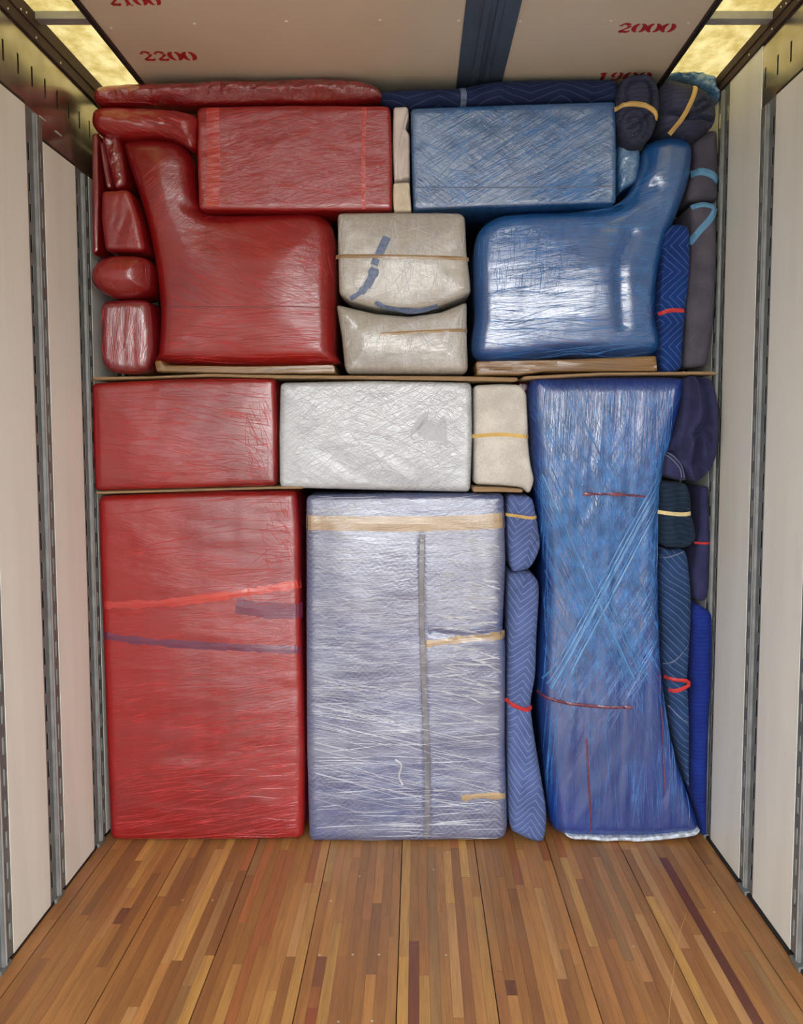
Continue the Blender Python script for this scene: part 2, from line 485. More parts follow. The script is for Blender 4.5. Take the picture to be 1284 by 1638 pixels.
def vnoise(x, y, seed=0):
    x = np.asarray(x, float)
    y = np.asarray(y, float)
    xi = np.floor(x).astype(np.int64)
    yi = np.floor(y).astype(np.int64)
    fx = x - xi
    fy = y - yi
    fx = fx * fx * (3 - 2 * fx)
    fy = fy * fy * (3 - 2 * fy)

    def h(a, b):
        n = (a * 374761393 + b * 668265263 + seed * 362437) & 0xffffffff
        n = ((n ^ (n >> 13)) * 1274126177) & 0xffffffff
        n = n ^ (n >> 16)
        return (n & 0xffff) / 65535.0 * 2 - 1
    a = h(xi, yi) * (1 - fx) + h(xi + 1, yi) * fx
    b = h(xi, yi + 1) * (1 - fx) + h(xi + 1, yi + 1) * fx
    return a * (1 - fy) + b * fy


def fbm(x, y, seed=0):
    return vnoise(x, y, seed) + 0.5 * vnoise(x * 2.1, y * 2.1, seed + 5) + 0.25 * vnoise(x * 4.3, y * 4.3, seed + 9)


def seg_dist(P, A, B):
    """distance of points P to each segment A-B, minimum over segments"""
    out = np.full(len(P), 1e9)
    for i0 in range(0, len(P), 4000):
        Q = P[i0:i0 + 4000]
        d = B - A
        L = (d * d).sum(1) + 1e-12
        t = np.clip(((Q[:, None, :] - A[None]) * d[None]).sum(2) / L[None], 0, 1)
        c = A[None] + t[..., None] * d[None]
        out[i0:i0 + 4000] = np.sqrt(((Q[:, None, :] - c) ** 2).sum(2)).min(1)
    return out


def inside(P, A, B):
    c = np.zeros(len(P), bool)
    for (x1, y1), (x2, y2) in zip(A, B):
        if y1 == y2:
            continue
        m = ((y1 > P[:, 1]) != (y2 > P[:, 1]))
        xx = (x2 - x1) * (P[:, 1] - y1) / (y2 - y1) + x1
        c ^= m & (P[:, 0] < xx)
    return c


def resample(pts, step, closed=True):
    pts = np.asarray(pts, float)
    if closed:
        pts = np.vstack([pts, pts[:1]])
    seg = np.sqrt(((pts[1:] - pts[:-1]) ** 2).sum(1))
    cum = np.concatenate([[0], np.cumsum(seg)])
    n = max(8 if closed else 2, int(round(cum[-1] / step)))
    s = np.linspace(0, cum[-1], n + 1)
    if closed:
        s = s[:-1]
    return np.stack([np.interp(s, cum, pts[:, 0]), np.interp(s, cum, pts[:, 1])], 1)


def catmull(pts, closed=True, k=8):
    pts = [np.asarray(p, float) for p in pts]
    n = len(pts)
    out = []
    for i in range(n if closed else n - 1):
        if closed:
            p0, p1, p2, p3 = pts[i - 1], pts[i], pts[(i + 1) % n], pts[(i + 2) % n]
        else:
            p0, p1, p2, p3 = pts[max(i - 1, 0)], pts[i], pts[i + 1], pts[min(i + 2, n - 1)]
        for j in range(k):
            t = j / k
            out.append(0.5 * ((2 * p1) + (p2 - p0) * t + (2 * p0 - 5 * p1 + 4 * p2 - p3) * t * t + (3 * p1 - p0 - 3 * p2 + p3) * t ** 3))
    if not closed:
        out.append(pts[-1])
    return out


def round_poly(pts, rc):
    pts = [np.asarray(p, float) for p in pts]
    out = []
    n = len(pts)
    for i in range(n):
        p, a, b = pts[i], pts[i - 1], pts[(i + 1) % n]
        la, lb = np.linalg.norm(a - p), np.linalg.norm(b - p)
        ra, rb = min(rc, la * 0.45), min(rc, lb * 0.45)
        s, e = p + (a - p) / la * ra, p + (b - p) / lb * rb
        for j in range(7):
            t = j / 6
            out.append((1 - t) ** 2 * s + 2 * t * (1 - t) * p + t * t * e)
    return out


class Bundle:
    """A wrapped or folded thing: an outline with real depth, rounded edges, bulge, folds and wrinkles."""
    pass


def bundle(name, label, cat, outline, mat, Y=YS, thick=0.4, r=0.03, ry=None, mode='soft', rc=10, bulge=0.0,
           wr=(), creases=(), lumps=(), res=0.013, group=None, parent=None, jag=0.0, tilt=(0, 0), seed=None):
    ry = r if ry is None else ry
    seed = random.randrange(1000) if seed is None else seed
    Yo = Y + 0.4 * ry
    px = catmull(outline) if mode == 'soft' else round_poly(outline, rc)
    xz = np.array([(lambda v: (v.x, v.z))(W(p[0], p[1], Yo)) for p in px])
    bd = resample(xz, res)
    if jag:
        bd = bd + jag * np.stack([vnoise(bd[:, 0] * 23, bd[:, 1] * 23, seed), vnoise(bd[:, 0] * 23, bd[:, 1] * 23, seed + 3)], 1)
    lowz = bd[:, 1].min()
    if lowz < 0.002:                                   # nothing sinks into the floor
        bd[:, 1] = np.maximum(bd[:, 1], 0.002)
        bd = resample(bd, res)
    A, B = bd, np.roll(bd, -1, 0)
    nb = len(bd)
    tan = np.roll(bd, -1, 0) - np.roll(bd, 1, 0)
    tan /= np.linalg.norm(tan, axis=1)[:, None] + 1e-12
    nrm = np.stack([-tan[:, 1], tan[:, 0]], 1)
    if not inside(bd[:1] + nrm[:1] * res * 0.3, A, B)[0]:
        nrm = -nrm
    extra = []
    for k in (0.06, 0.2, 0.42, 0.72):
        if r * k > 0.0012:
            q = bd + nrm * r * k
            extra.append(q[(seg_dist(q, A, B) > r * k * 0.93) & inside(q, A, B)])
    lo, hi = bd.min(0), bd.max(0)
    gx, gz = np.meshgrid(np.arange(lo[0], hi[0], res), np.arange(lo[1], hi[1], res))
    g = np.stack([gx.ravel(), gz.ravel()], 1)
    g[:, 0] += (np.arange(len(g)) // gx.shape[1] % 2) * res * 0.5
    g = g[inside(g, A, B)]
    if len(g):
        g = g[seg_dist(g, A, B) > max(min(r * 0.72, 1e9) + res * 0.55, res * 0.6)]
    P = np.vstack([bd] + extra + [g]) if len(g) or extra else bd
    tl = delaunay_2d_cdt([Vector(p) for p in P], [], [list(range(nb))], 1, 1e-6)
    V = np.array([tuple(v) for v in tl[0]])
    faces = [tuple(f) for f in tl[2]]
    dmax = max(seg_dist(V, A, B).max(), 1e-4)
    cr = []
    for pts, wpx, dep in creases:
        c = np.array([(lambda v: (v.x, v.z))(W(p[0], p[1], Y)) for p in catmull(pts, False, 5)])
        cr.append((c[:-1], c[1:], wpx * YS / F, dep))
    lm = []
    for cx, cy, rx, rz, hgt in lumps:
        v = W(cx, cy, Y)
        lm.append((v.x, v.z, rx * YS / F, rz * YS / F, hgt))

    wk = 1.0 if ('film' not in mat.name or 'crumpled' in mat.name) else (0.8 if 'upright' in mat.name else 0.45)

    def depth(Q, full=False):
        Q = np.asarray(Q, float).reshape(-1, 2)
        d = seg_dist(Q, A, B)
        d = np.where(inside(Q, A, B), d, 0.0)
        t = np.clip(d / r, 0, 1)
        gq = ry * (1 - np.sqrt(np.clip(1 - (1 - t) ** 2, 0, 1)))
        e = np.clip(d / (r * 0.8 + 1e-6), 0, 1)
        bl = bulge * (1 - (1 - np.clip(d / dmax, 0, 1)) ** 2)
        y = Y + gq - bl
        for (ang, fa, st, am) in wr:
            a = math.radians(ang)
            al = Q[:, 0] * math.cos(a) + Q[:, 1] * math.sin(a)
            ac = -Q[:, 0] * math.sin(a) + Q[:, 1] * math.cos(a)
            y = y - am * wk * e * fbm(ac * fa, al * fa / st, seed + int(ang) % 97)
        for (a1, b1, w_, dep) in cr:
            y = y + dep * np.exp(-(seg_dist(Q, a1, b1) / w_) ** 2) * np.clip(d / 0.004, 0.25, 1)
        for (cx, cz, rx, rz, hgt) in lm:
            y = y - hgt * np.exp(-((Q[:, 0] - cx) / rx) ** 2 - ((Q[:, 1] - cz) / rz) ** 2) * e
        y = y + tilt[0] * (Q[:, 0] - lo[0]) + tilt[1] * (Q[:, 1] - lo[1])
        return (y, d, gq) if full else y
    yf, d, gq = depth(V, True)
    T = max(thick, 2 * ry + 0.004)
    org = Vector(((lo[0] + hi[0]) / 2, Y + T / 2, bd[:, 1].min()))
    n = len(V)
    yb = Y + T - gq
    edge_y = Y + ry
    verts = [(v[0] - org.x, yy - org.y, v[1] - org.z) for v, yy in zip(V, yf)]
    verts += [(v[0] - org.x, yy - org.y, v[1] - org.z) for v, yy in zip(V, yb)]
    fs = []
    cnt = {}
    for f in faces:
        a, b, c = f
        s = (V[b][0] - V[a][0]) * (V[c][1] - V[a][1]) - (V[b][1] - V[a][1]) * (V[c][0] - V[a][0])
        if s < 0:
            f = (a, c, b)
        fs.append(f)
        for i in range(3):
            cnt[(f[i], f[(i + 1) % 3])] = 1
    rim = [(a, b) for (a, b) in cnt if (b, a) not in cnt]
    fs2 = fs + [tuple(n + i for i in reversed(f)) for f in fs]
    fs2 += [(b, a, n + a, n + b) for a, b in rim]
    me = bpy.data.meshes.new(name)
    me.from_pydata(verts, [], fs2)
    me.update()
    me.polygons.foreach_set('use_smooth', [True] * len(me.polygons))
    o = link(name, me, mat, parent, org)
    tag(o, label, cat, group)
    bn = Bundle()
    bn.o, bn.depth, bn.A, bn.B, bn.lo, bn.hi, bn.Y, bn.r, bn.mat = o, depth, A, B, lo, hi, Y, r, mat
    return bn


def ribbon(bn, name, pts, wpx, mat, lift=0.003, th=0.003, label=None, wander=0.0, clip=True, smooth=True, fray=0.0):
    """A strap, band or tape lying on a bundle's surface."""
    p = catmull(pts, False, 6) if smooth else pts
    c = np.array([(lambda v: (v.x, v.z))(W(q[0], q[1], bn.Y)) for q in p])
    c = resample(c, 0.012, False)
    ins = inside(c, bn.A, bn.B)
    if clip and ins.any():
        k = np.where(ins)[0]
        c = c[max(k[0] - 1, 0):k[-1] + 2]
    if len(c) < 2:
        return None
    t = np.gradient(c, axis=0)
    t /= np.linalg.norm(t, axis=1)[:, None] + 1e-9
    nn = np.stack([-t[:, 1], t[:, 0]], 1)
    hw = wpx * bn.Y / F / 2
    hwv = hw * (1 + fray * vnoise(np.arange(len(c)) * 0.6, np.zeros(len(c)), 3))
    a, b = c + nn * hwv[:, None], c - nn * hwv[:, None]
    m = c
    ya, ym, yb = (bn.depth(q) for q in (a, m, b))
    if name == 'strap':                                # a strap is taut: it bridges the folds
        k = 3
        yy = np.minimum(np.minimum(ya, yb), ym)
        yy = np.array([yy[max(0, i - k):i + k + 1].min() for i in range(len(yy))])
        yy = np.convolve(np.pad(yy, 2, mode='edge'), np.ones(5) / 5, 'valid')
        e = np.clip(np.minimum(np.arange(len(yy)), np.arange(len(yy))[::-1]) / 4.0, 0, 1)
        ya, ym, yb = (v * (1 - e) + np.minimum(v, yy + q) * e for v, q in ((ya, 0.004), (ym, 0.0), (yb, 0.004)))
    org = bn.o.location
    verts, faces = [], []
    for i in range(len(c)):
        for q, y in ((a[i], ya[i] - lift), (m[i], ym[i] - lift - th * 0.6), (b[i], yb[i] - lift), (b[i], yb[i] - lift + th), (a[i], ya[i] - lift + th)):
            verts.append((q[0], y, q[1]))
        if i:
            k0, k1 = (i - 1) * 5, i * 5
            for j in range(5):
                jj = (j + 1) % 5
                faces.append((k0 + j, k0 + jj, k1 + jj, k1 + j))
    e = (len(c) - 1) * 5
    faces += [(4, 3, 2, 1, 0), (e, e + 1, e + 2, e + 3, e + 4)]
    ctr = Vector((float(c[:, 0].mean()), bn.Y, float(c[:, 1].min())))
    me = bpy.data.meshes.new(name)
    me.from_pydata([tuple(Vector(v) - ctr) for v in verts], [], faces)
    me.update()
    bm = bmesh.new()
    bm.from_mesh(me)
    bmesh.ops.recalc_face_normals(bm, faces=bm.faces)
    bm.to_mesh(me)
    bm.free()
    o = link(name, me, mat, bn.o, ctr)
    if label:
        o['label'] = label
    return o


def strands(bn, n, ang, spread, length, mat, name='film_wrinkles', w=(0.0005, 0.0011), hgt=0.0007, region=None, curve=0.12, wander=0.0):
    """Pulled folds of the stretch film standing proud of the surface, one mesh (too fine to count)."""
    verts, faces = [], []
    lo, hi = bn.lo, bn.hi
    if region:
        p, q = W(region[0], region[3], bn.Y), W(region[2], region[1], bn.Y)
        lo, hi = (p.x, p.z), (q.x, q.z)
    org = bn.o.location
    cand = []
    for _ in range(n):
        c = np.array([random.uniform(lo[0], hi[0]), random.uniform(lo[1], hi[1])])
        a = math.radians(random.gauss(ang, spread))
        L = random.uniform(*length)
        m = max(4, int(L / 0.02))
        k = random.gauss(0, curve)
        s = np.linspace(-L / 2, L / 2, m)
        th_ = a + k * s / max(L, 1e-3)
        ds = L / (m - 1)
        cand.append(c + np.stack([np.cumsum(np.cos(th_)) * ds, np.cumsum(np.sin(th_)) * ds], 1) - np.array([math.cos(a), math.sin(a)]) * L / 2)
    allok = inside(np.vstack(cand), bn.A, bn.B)
    i0, keep = 0, []
    for pts in cand:
        ok = allok[i0:i0 + len(pts)]
        i0 += len(pts)
        idx = np.where(ok)[0]
        if len(idx) < 4:
            continue
        idx = max(np.split(idx, np.where(np.diff(idx) > 1)[0] + 1), key=len)
        if len(idx) >= 4:
            keep.append(pts[idx])
    if not keep:
        return None
    ally = bn.depth(np.vstack(keep))
    i0 = 0
    for pts in keep:
        y = ally[i0:i0 + len(pts)]
        i0 += len(pts)
        t = np.gradient(pts, axis=0)
        t /= np.linalg.norm(t, axis=1)[:, None] + 1e-9
        nn = np.stack([-t[:, 1], t[:, 0]], 1)
        ww = random.uniform(*w)
        k0 = len(verts)
        mm = len(pts)
        for i in range(mm):
            f = math.sin(math.pi * (i + 0.15) / (mm - 0.7)) ** 0.5 if 0 < i < mm - 1 else 0.15
            A_, B_ = pts[i] + nn[i] * ww * f, pts[i] - nn[i] * ww * f
            verts += [(A_[0] - org.x, y[i] - 0.0002 - org.y, A_[1] - org.z), (pts[i][0] - org.x, y[i] - hgt * f - org.y, pts[i][1] - org.z),
                      (B_[0] - org.x, y[i] - 0.0002 - org.y, B_[1] - org.z)]
            if i:
                b0, b1 = k0 + (i - 1) * 3, k0 + i * 3
                faces += [(b0, b0 + 1, b1 + 1, b1), (b0 + 1, b0 + 2, b1 + 2, b1 + 1)]
    if not verts:
        return None
    me = bpy.data.meshes.new(name)
    me.from_pydata(verts, [], faces)
    me.update()
    o = link(name, me, mat, bn.o, org)
    o['kind'] = 'stuff'
    return o


# ------------------------------------------------------------------ the truck body
XL = W(145, 688).x
XR = W(1153, 688).x
Y0, Y1 = -0.7, 4.35
ZC = W(640, 127, YS + 0.03).z            # underside of the ceiling board
ZR = ZC + 0.042                          # translucent roof sheet

floor = box('floor', (XL - 0.03, Y0, -0.08), (XR + 0.03, Y1, -0.022), MAT['skin_dark'])
tag(floor, kind='structure', label='laminated hardwood strip floor of the truck box')

# hardwood strips, one object each, sharing one bevelled mesh
bm = bmesh.new()
add_box(bm, (-0.5, -0.5, 0), (0.5, 0.5, 0.022))
bmesh.ops.recalc_face_normals(bm, faces=bm.faces)
strip_me = bpy.data.meshes.new('floor_strip')
bm.to_mesh(strip_me)
bm.free()
strip_me.materials.append(MAT['wood'])
PAL = [(srgb(190, 133, 73), 5), (srgb(183, 126, 70), 5), (srgb(198, 141, 80), 4), (srgb(176, 119, 69), 3), (srgb(206, 154, 86), 2),
       (srgb(167, 114, 66), 2), (srgb(213, 161, 89), 1.2), (srgb(150, 102, 59), 0.9), (srgb(184, 116, 68), 1.5), (srgb(172, 129, 80), 1.5)]
LIGHT, MID, DARK = srgb(200, 150, 94), srgb(190, 136, 84), srgb(112, 60, 44)
SPECIAL = [((1062, 1372), (1215, 1660), DARK), ((1000, 1355), (1098, 1517), LIGHT), ((1118, 1495), (1220, 1660), LIGHT), ((1018, 1462), (1090, 1638), LIGHT),
           ((955, 1370), (1050, 1570), MID), ((862, 1420), (912, 1566), LIGHT), ((345, 1358), (262, 1540), LIGHT), ((722, 1445), (738, 1628), LIGHT),
           ((512, 1530), (497, 1578), srgb(132, 84, 56)), ((490, 1412), (470, 1530), LIGHT), ((805, 1568), (815, 1592), srgb(118, 74, 50)), ((205, 1420), (160, 1500), MID),
           ((200, 1610), (185, 1680), LIGHT), ((508, 1612), (494, 1670), srgb(150, 84, 50)), ((664, 1505), (664, 1640), srgb(128, 74, 48)), ((208, 1452), (190, 1478), srgb(122, 78, 52))]
PITCHW = 0.298
STW = (PITCHW - 0.003) / 9
cols = []
k0 = int(math.floor((XL + 0.06) / PITCHW)) - 1
for k in range(k0, k0 + 12):
    for j in range(9):
        x = -0.059 + 0.0015 + PITCHW * k + STW * (j + 0.5)
        if XL - 0.012 < x - STW / 2 + 0.012 and x + STW / 2 - 0.012 < XR + 0.012:
            cols.append(x)
spec_by_col = {}
for (a, b, c) in SPECIAL:
    pa, pb = Wz(a[0], a[1], 0), Wz(b[0], b[1], 0)
    xm = (pa.x + pb.x) / 2
    ci = min(range(len(cols)), key=lambda i: abs(cols[i] - xm))
    spec_by_col.setdefault(ci, []).append((min(pa.y, pb.y), max(pa.y, pb.y), c))
near_bm = bmesh.new()
YN, YF = 2.12, 3.80
n_strips = 0
for ci, x in enumerate(cols):
    cuts, y = [], YN
    for (a, b, c) in sorted(spec_by_col.get(ci, [])):
        a = max(a, y)
        if a - y > 0.05:
            cuts.append((y, a, None))
        cuts.append((a, min(b, YF), c))
        y = b
    while y < YF - 0.01:
        L = random.uniform(0.35, 1.25)
        e = min(YF, y + L)
        if YF - e < 0.2:
            e = YF
        cuts.append((y, e, None))
        y = e
    for (a, b, c) in cuts:
        o = bpy.data.objects.new('floor_strip', strip_me)
        COL.objects.link(o)
        o.parent = floor
        o.location = Vector((x, (a + b) / 2, -0.022 + random.uniform(-0.0006, 0.0))) - Vector(floor.location)
        o.scale = (STW - 0.0005, (b - a) - 0.0008, 1)
        if c is None:
            c = random.choices([p[0] for p in PAL], [p[1] for p in PAL])[0]
            s_ = random.uniform(0.74, 1.06)
            c = tuple(min(1, v * s_) for v in c[:3]) + (1,)
        o.color = c
        n_strips += 1
    add_box(near_bm, (x - STW / 2 + 0.0003, Y0, -0.022), (x + STW / 2 - 0.0003, YN - 0.001, 0))
    add_box(near_bm, (x - STW / 2 + 0.0003, YF + 0.001, -0.022), (x + STW / 2 - 0.0003, Y1, 0))
me = bpy.data.meshes.new('floor_strips_near')
bmesh.ops.recalc_face_normals(near_bm, faces=near_bm.faces)
near_bm.to_mesh(me)
near_bm.free()
o = link('floor_strips', me, MAT['wood'], floor, (0, 0, 0))
o['kind'] = 'stuff'
o.color = srgb(164, 106, 62)
for (px, py) in ((575, 1402), (511, 1528), (564, 1527), (606, 1527), (529, 1441), (595, 1633), (541, 1634), (713, 1528), (693, 1391), (292, 1440), (340, 1440), (1013, 1514), (1142, 1459)):
    disc('floor_screw', Wz(px, py, 0), 0.0045, (0, 0, 1), MAT['rivet'], floor, 0.0012)

back = box('wall_front', (XL - 0.03, Y1, 0), (XR + 0.03, Y1 + 0.04, ZR), MAT['skin_dark'])
tag(back, kind='structure')


def slotted_plate(name, side, X, ya, yb, za, zb, slots, mat, parent, axis_slots):
    """flat steel plate lying on a side wall with rectangular slots cut right through it.
    slots: list of (y0, y1, z0, z1)"""
    ys = sorted({round(v, 5) for v in [ya, yb] + [s for q in slots for s in q[:2]]})
    zs = sorted({round(v, 5) for v in [za, zb] + [s for q in slots for s in q[2:]]})
    hole = set()
    for (a, b, c, d) in slots:
        a, b, c, d = (round(v, 5) for v in (a, b, c, d))
        for i in range(ys.index(a), ys.index(b)):
            for j in range(zs.index(c), zs.index(d)):
                hole.add((i, j))
    bm = bmesh.new()
    gv = {}

    def V(i, j):
        if (i, j) not in gv:
            gv[(i, j)] = bm.verts.new((0, ys[i] - ya, zs[j] - za))
        return gv[(i, j)]
    for i in range(len(ys) - 1):
        for j in range(len(zs) - 1):
            if (i, j) not in hole:
                q = [V(i, j), V(i + 1, j), V(i + 1, j + 1), V(i, j + 1)]
                bm.faces.new(q if side < 0 else q[::-1])
    ex = bmesh.ops.extrude_face_region(bm, geom=bm.faces[:])
    for v in [g for g in ex['geom'] if isinstance(g, bmesh.types.BMVert)]:
        v.co.x += 0.003 * -side
    bmesh.ops.recalc_face_normals(bm, faces=bm.faces)
    me = bpy.data.meshes.new(name)
    bm.to_mesh(me)
    bm.free()
    return link(name, me, mat, parent, (X, ya, za))


def side_wall(side):
    X = XL if side < 0 else XR
    nm = 'left' if side < 0 else 'right'
    inn = -side                                     # direction into the room
    wall = box('wall_' + nm, (min(X + side * 0.06, X + side * 0.03), Y0, -0.08), (max(X + side * 0.06, X + side * 0.03), Y1, ZR + 0.03), MAT['skin_dark'])
    tag(wall, kind='structure', label=f'{nm} truck wall of white panels between slotted steel posts')
    if side < 0:
        p0, p1, p2 = Wx(55, 688, X).y, Wx(81, 688, X).y, Wx(130.5, 688, X).y
        z_hi, z_lo = Wx(0, 135, X).z, Wx(62, 223, X).z
        zf0, zf1 = Wx(145, 160, X).z, Wx(30, 0, X).z
        zs = Wx(71, 140, X).z
        sy0 = Wx(4, 89, X).y
    else:
        p0, p1, p2 = Wx(1227, 688, X).y, Wx(1204, 688, X).y, Wx(1154.5, 688, X).y
        z_hi, z_lo = Wx(1164, 137, X).z, Wx(1238, 157, X).z
        zf0, zf1 = Wx(1158, 143, X).z, Wx(1229, 0, X).z
        zs = Wx(1245, 102, X).z
        sy0 = Wx(1225, 121, X).y
    zf1 = min(zf1, ZR - 0.002)
    pw = p1 - p0
    per = p2 - p0
    zb = 0.018
    posts = [p0 + per * k for k in range(-7, 3)]
    posts = [p for p in posts if p > Y0 + 0.05 and p + pw < Y1]
    rail_lo = z_lo if side > 0 else z_lo
    # rail with upright slots
    sl = []
    y = sy0 - 0.1016 * math.floor((sy0 - 1.2) / 0.1016)
    while y < Y1 - 0.1:
        sl.append((y - 0.006, y + 0.006, zs - 0.036, zs + 0.030))
        y += 0.1016
    slotted_plate('slotted_rail', side, X - inn * 0.001, Y0, Y1, rail_lo - 0.02, zf0 + 0.01, sl, MAT['rail'], wall, 1)
    # posts
    tops = {}
    for p in posts:
        near = p < p0 + 0.01 if side < 0 else p < p0 + 0.01
        zt = (z_hi if side < 0 else z_lo) if p < p0 + 0.01 else (z_lo if side < 0 else z_hi)
        s2 = []
        z = zb + 0.05
        while z + 0.062 < zt - 0.02:
            s2.append((p + 0.010, p + 0.026, z, z + 0.060))
            s2.append((p + pw - 0.026, p + pw - 0.010, z, z + 0.060))
            z += 0.1016
        if p > 1.0:
            po = slotted_plate('wall_post', side, X + inn * 0.0005, p + 0.001, p + pw - 0.001, zb, zt, s2, MAT['galv'], wall, 0)
        else:
            po = box('wall_post', (X, p, zb), (X + inn * 0.0045, p + pw, zt), MAT['galv'], wall)
        m = p + pw / 2 - 0.004
        bm = bmesh.new()
        prof = [(0, m - 0.010), (0.009, m - 0.008), (0.011, m - 0.005), (0.011, m + 0.005), (0.009, m + 0.008), (0, m + 0.010)]
        q = [[bm.verts.new((inn * a, b - p, z)) for a, b in prof] for z in (0, zt - zb - 0.01)]
        for i in range(5):
            bm.faces.new((q[0][i], q[0][i + 1], q[1][i + 1], q[1][i]))
        bm.faces.new(q[0])
        bm.faces.new(q[1][::-1])
        bmesh.ops.recalc_face_normals(bm, faces=bm.faces)
        me = bpy.data.meshes.new('post_ridge')
        bm.to_mesh(me)
        bm.free()
        r_ = bpy.data.objects.new('post_ridge', me)
        COL.objects.link(r_)
        me.materials.append(MAT['galv'])
        me.materials.append(MAT['ridge'])
        me.polygons[2].material_index = 1  # top face gets the paler steel, a highlight put into the colour
        r_.parent = po
        r_.location = Vector((X + inn * 0.0033, p, zb)) - Vector(wall.location) - Vector(po.location)
    # white panels between posts
    edges = [Y0 - pw] + posts + [Y1]
    for a, b in zip(edges[:-1], edges[1:]):
        ya, yb = max(a + pw, Y0), b
        if yb - ya < 0.05:
            continue
        if side < 0:
            zt = z_hi if ya < p0 else z_lo
        else:
            zt = z_lo if ya < p0 else z_hi
        lo, hi = (X - 0.012, ya + 0.001, zb - 0.004), (X + inn * 0.006, yb - 0.001, zt)
        lo2 = (min(X - inn * 0.012, X + inn * 0.0045), lo[1], lo[2])
        hi2 = (max(X - inn * 0.012, X + inn * 0.0045), hi[1], hi[2])
        box('wall_panel', lo2, hi2, MAT['panel'], wall, bevel=0.0015)
        box('panel_gap_shade', (min(X, X + inn * 0.0035), ya, zt + 0.001), (max(X, X + inn * 0.0035), yb, zt + 0.010), MAT['black'], wall)  # black strip painted in for the shade of the gap above the panel
    # dark cover angle under the roof, two steps, and its rivets
    zm = zf0 + (zf1 - zf0) * 0.45
    for (a, b, pr) in ((zf0, zm, 0.012), (zm, zf1, 0.017)):
        box('cover_angle', (min(X, X + inn * pr), Y0, a), (max(X, X + inn * pr), Y1, b), MAT['angle'], wall, bevel=0.002)
    y = 2.2
    while y < 3.4:
        disc('rivet', (X + inn * 0.012, y, zf0 + 0.012), 0.004, (inn, 0, 0), MAT['rivet'], wall, 0.003)
        y += 0.2
    for dy in (-0.02, 0.02):
        disc('rivet', (X + inn * 0.017, 2.9 + dy, zm + 0.012 + dy * 0.2), 0.004, (inn, 0, 0), MAT['rivet'], wall, 0.003)
    # bottom rail
    box('bottom_rail', (min(X - inn * 0.03, X + inn * 0.012), Y0, -0.02), (max(X - inn * 0.03, X + inn * 0.003), Y1, zb - 0.006), MAT['black'], wall, bevel=0.003)
    # rubbing foot at each post
    for p in posts:
        if p > 1.0:
            box('post_foot', (min(X, X + inn * 0.02), p + 0.03, 0.001), (max(X, X + inn * 0.012), p + pw - 0.03, zb - 0.001), MAT['galv'], wall, bevel=0.003)
    if side < 0:
        for (px, py, L) in ((66, 189, 0.05), (92, 213, 0.05)):
            q = Wx(px, py, X)
            box('rail_staple', (X + 0.002, q.y - L / 2, q.z - 0.003), (X + 0.006, q.y + L / 2, q.z + 0.001), MAT['ridge'], wall)
    return wall


wl = side_wall(-1)
wr_ = side_wall(1)

# ceiling: white board down the middle, translucent strip each side
CX0, CX1 = Wz(229, 130, ZC).x, Wz(1051, 133, ZC).x
ceil = box('ceiling', (CX0, Y0, ZC), (CX1, Y1, ZC + 0.014), MAT['ceiling'])
tag(ceil, kind='structure', label='white painted ceiling board with red stencilled numbers')
for x, s in ((CX0, -1), (CX1, 1)):
    for k, (a, b, dz, m) in enumerate(((0.0, 0.010, -0.004, 'angle'), (0.010, 0.020, -0.009, 'black'))):
        lo, hi = x + s * a, x + s * b
        box('ceiling_edge_trim', (min(lo, hi), Y0, ZC + dz), (max(lo, hi), Y1, ZC + 0.018), MAT[m], ceil, bevel=0.001)
roof_bm = bmesh.new()
nx, ny = 24, 60
gr = [[roof_bm.verts.new((XL - 0.04 + (XR - XL + 0.08) * i / nx, Y0 + (Y1 - Y0 + 0.04) * j / ny, 0.003 * math.sin(i * 1.7) * math.sin(j * 0.9))) for j in range(ny + 1)] for i in range(nx + 1)]
for i in range(nx):
    for j in range(ny):
        roof_bm.faces.new((gr[i][j], gr[i][j + 1], gr[i + 1][j + 1], gr[i + 1][j]))
me = bpy.data.meshes.new('roof_sheet')
roof_bm.to_mesh(me)
roof_bm.free()
roof = link('trim_1', me, MAT['fibreglass'], None, (0, 0, ZR + 0.004))
tag(roof, kind='structure', label='yellowed translucent fibreglass roof sheet beside the white ceiling board')
yb = Wz(110, 47, ZC).y - 0.04
for k in range(-5, 3):
    y = yb + 0.72 * k
    if Y0 < y < Y1 - 0.1:
        box('roof_bow', (XL, y - 0.006, ZC - 0.002 + 0.016), (XR, y + 0.040, ZR - 0.002), MAT['aluminium'], ceil, bevel=0.002)

# blue grey steel channel running along the ceiling
ca, cb = Wz(730, 133, ZC).x, Wz(802, 133, ZC).x
bm = bmesh.new()
wd = cb - ca
prof = [(0, 0), (0.0, -0.004), (0.30 * wd, -0.004), (0.33 * wd, -0.010), (0.45 * wd, -0.010), (0.47 * wd, -0.003), (0.56 * wd, -0.003), (0.58 * wd, -0.010), (0.68 * wd, -0.010), (0.71 * wd, -0.004), (wd, -0.004), (wd, 0)]
q = [[bm.verts.new((a, y, b)) for a, b in prof] for y in (0, Y1 - Y0)]
for i in range(len(prof)):
    j = (i + 1) % len(prof)
    bm.faces.new((q[0][i], q[0][j], q[1][j], q[1][i]))
bm.faces.new(q[0])
bm.faces.new(q[1][::-1])
bmesh.ops.recalc_face_normals(bm, faces=bm.faces)
me = bpy.data.meshes.new('ceiling_channel')
bm.to_mesh(me)
bm.free()
o = link('ceiling_channel', me, MAT['bluesteel'], ceil, (ca, Y0, ZC - 0.0005))
o['label'] = 'blue grey steel channel with grooves'
for px, py in ((311, 38), (458, 34), (608, 32), (733, 33), (832, 34), (977, 33), (1101, 37), (178, 45)):
    disc('ceiling_screw', Wz(px, py, ZC), 0.0055, (0, 0, -1), MAT['white_screw'], ceil, 0.003)


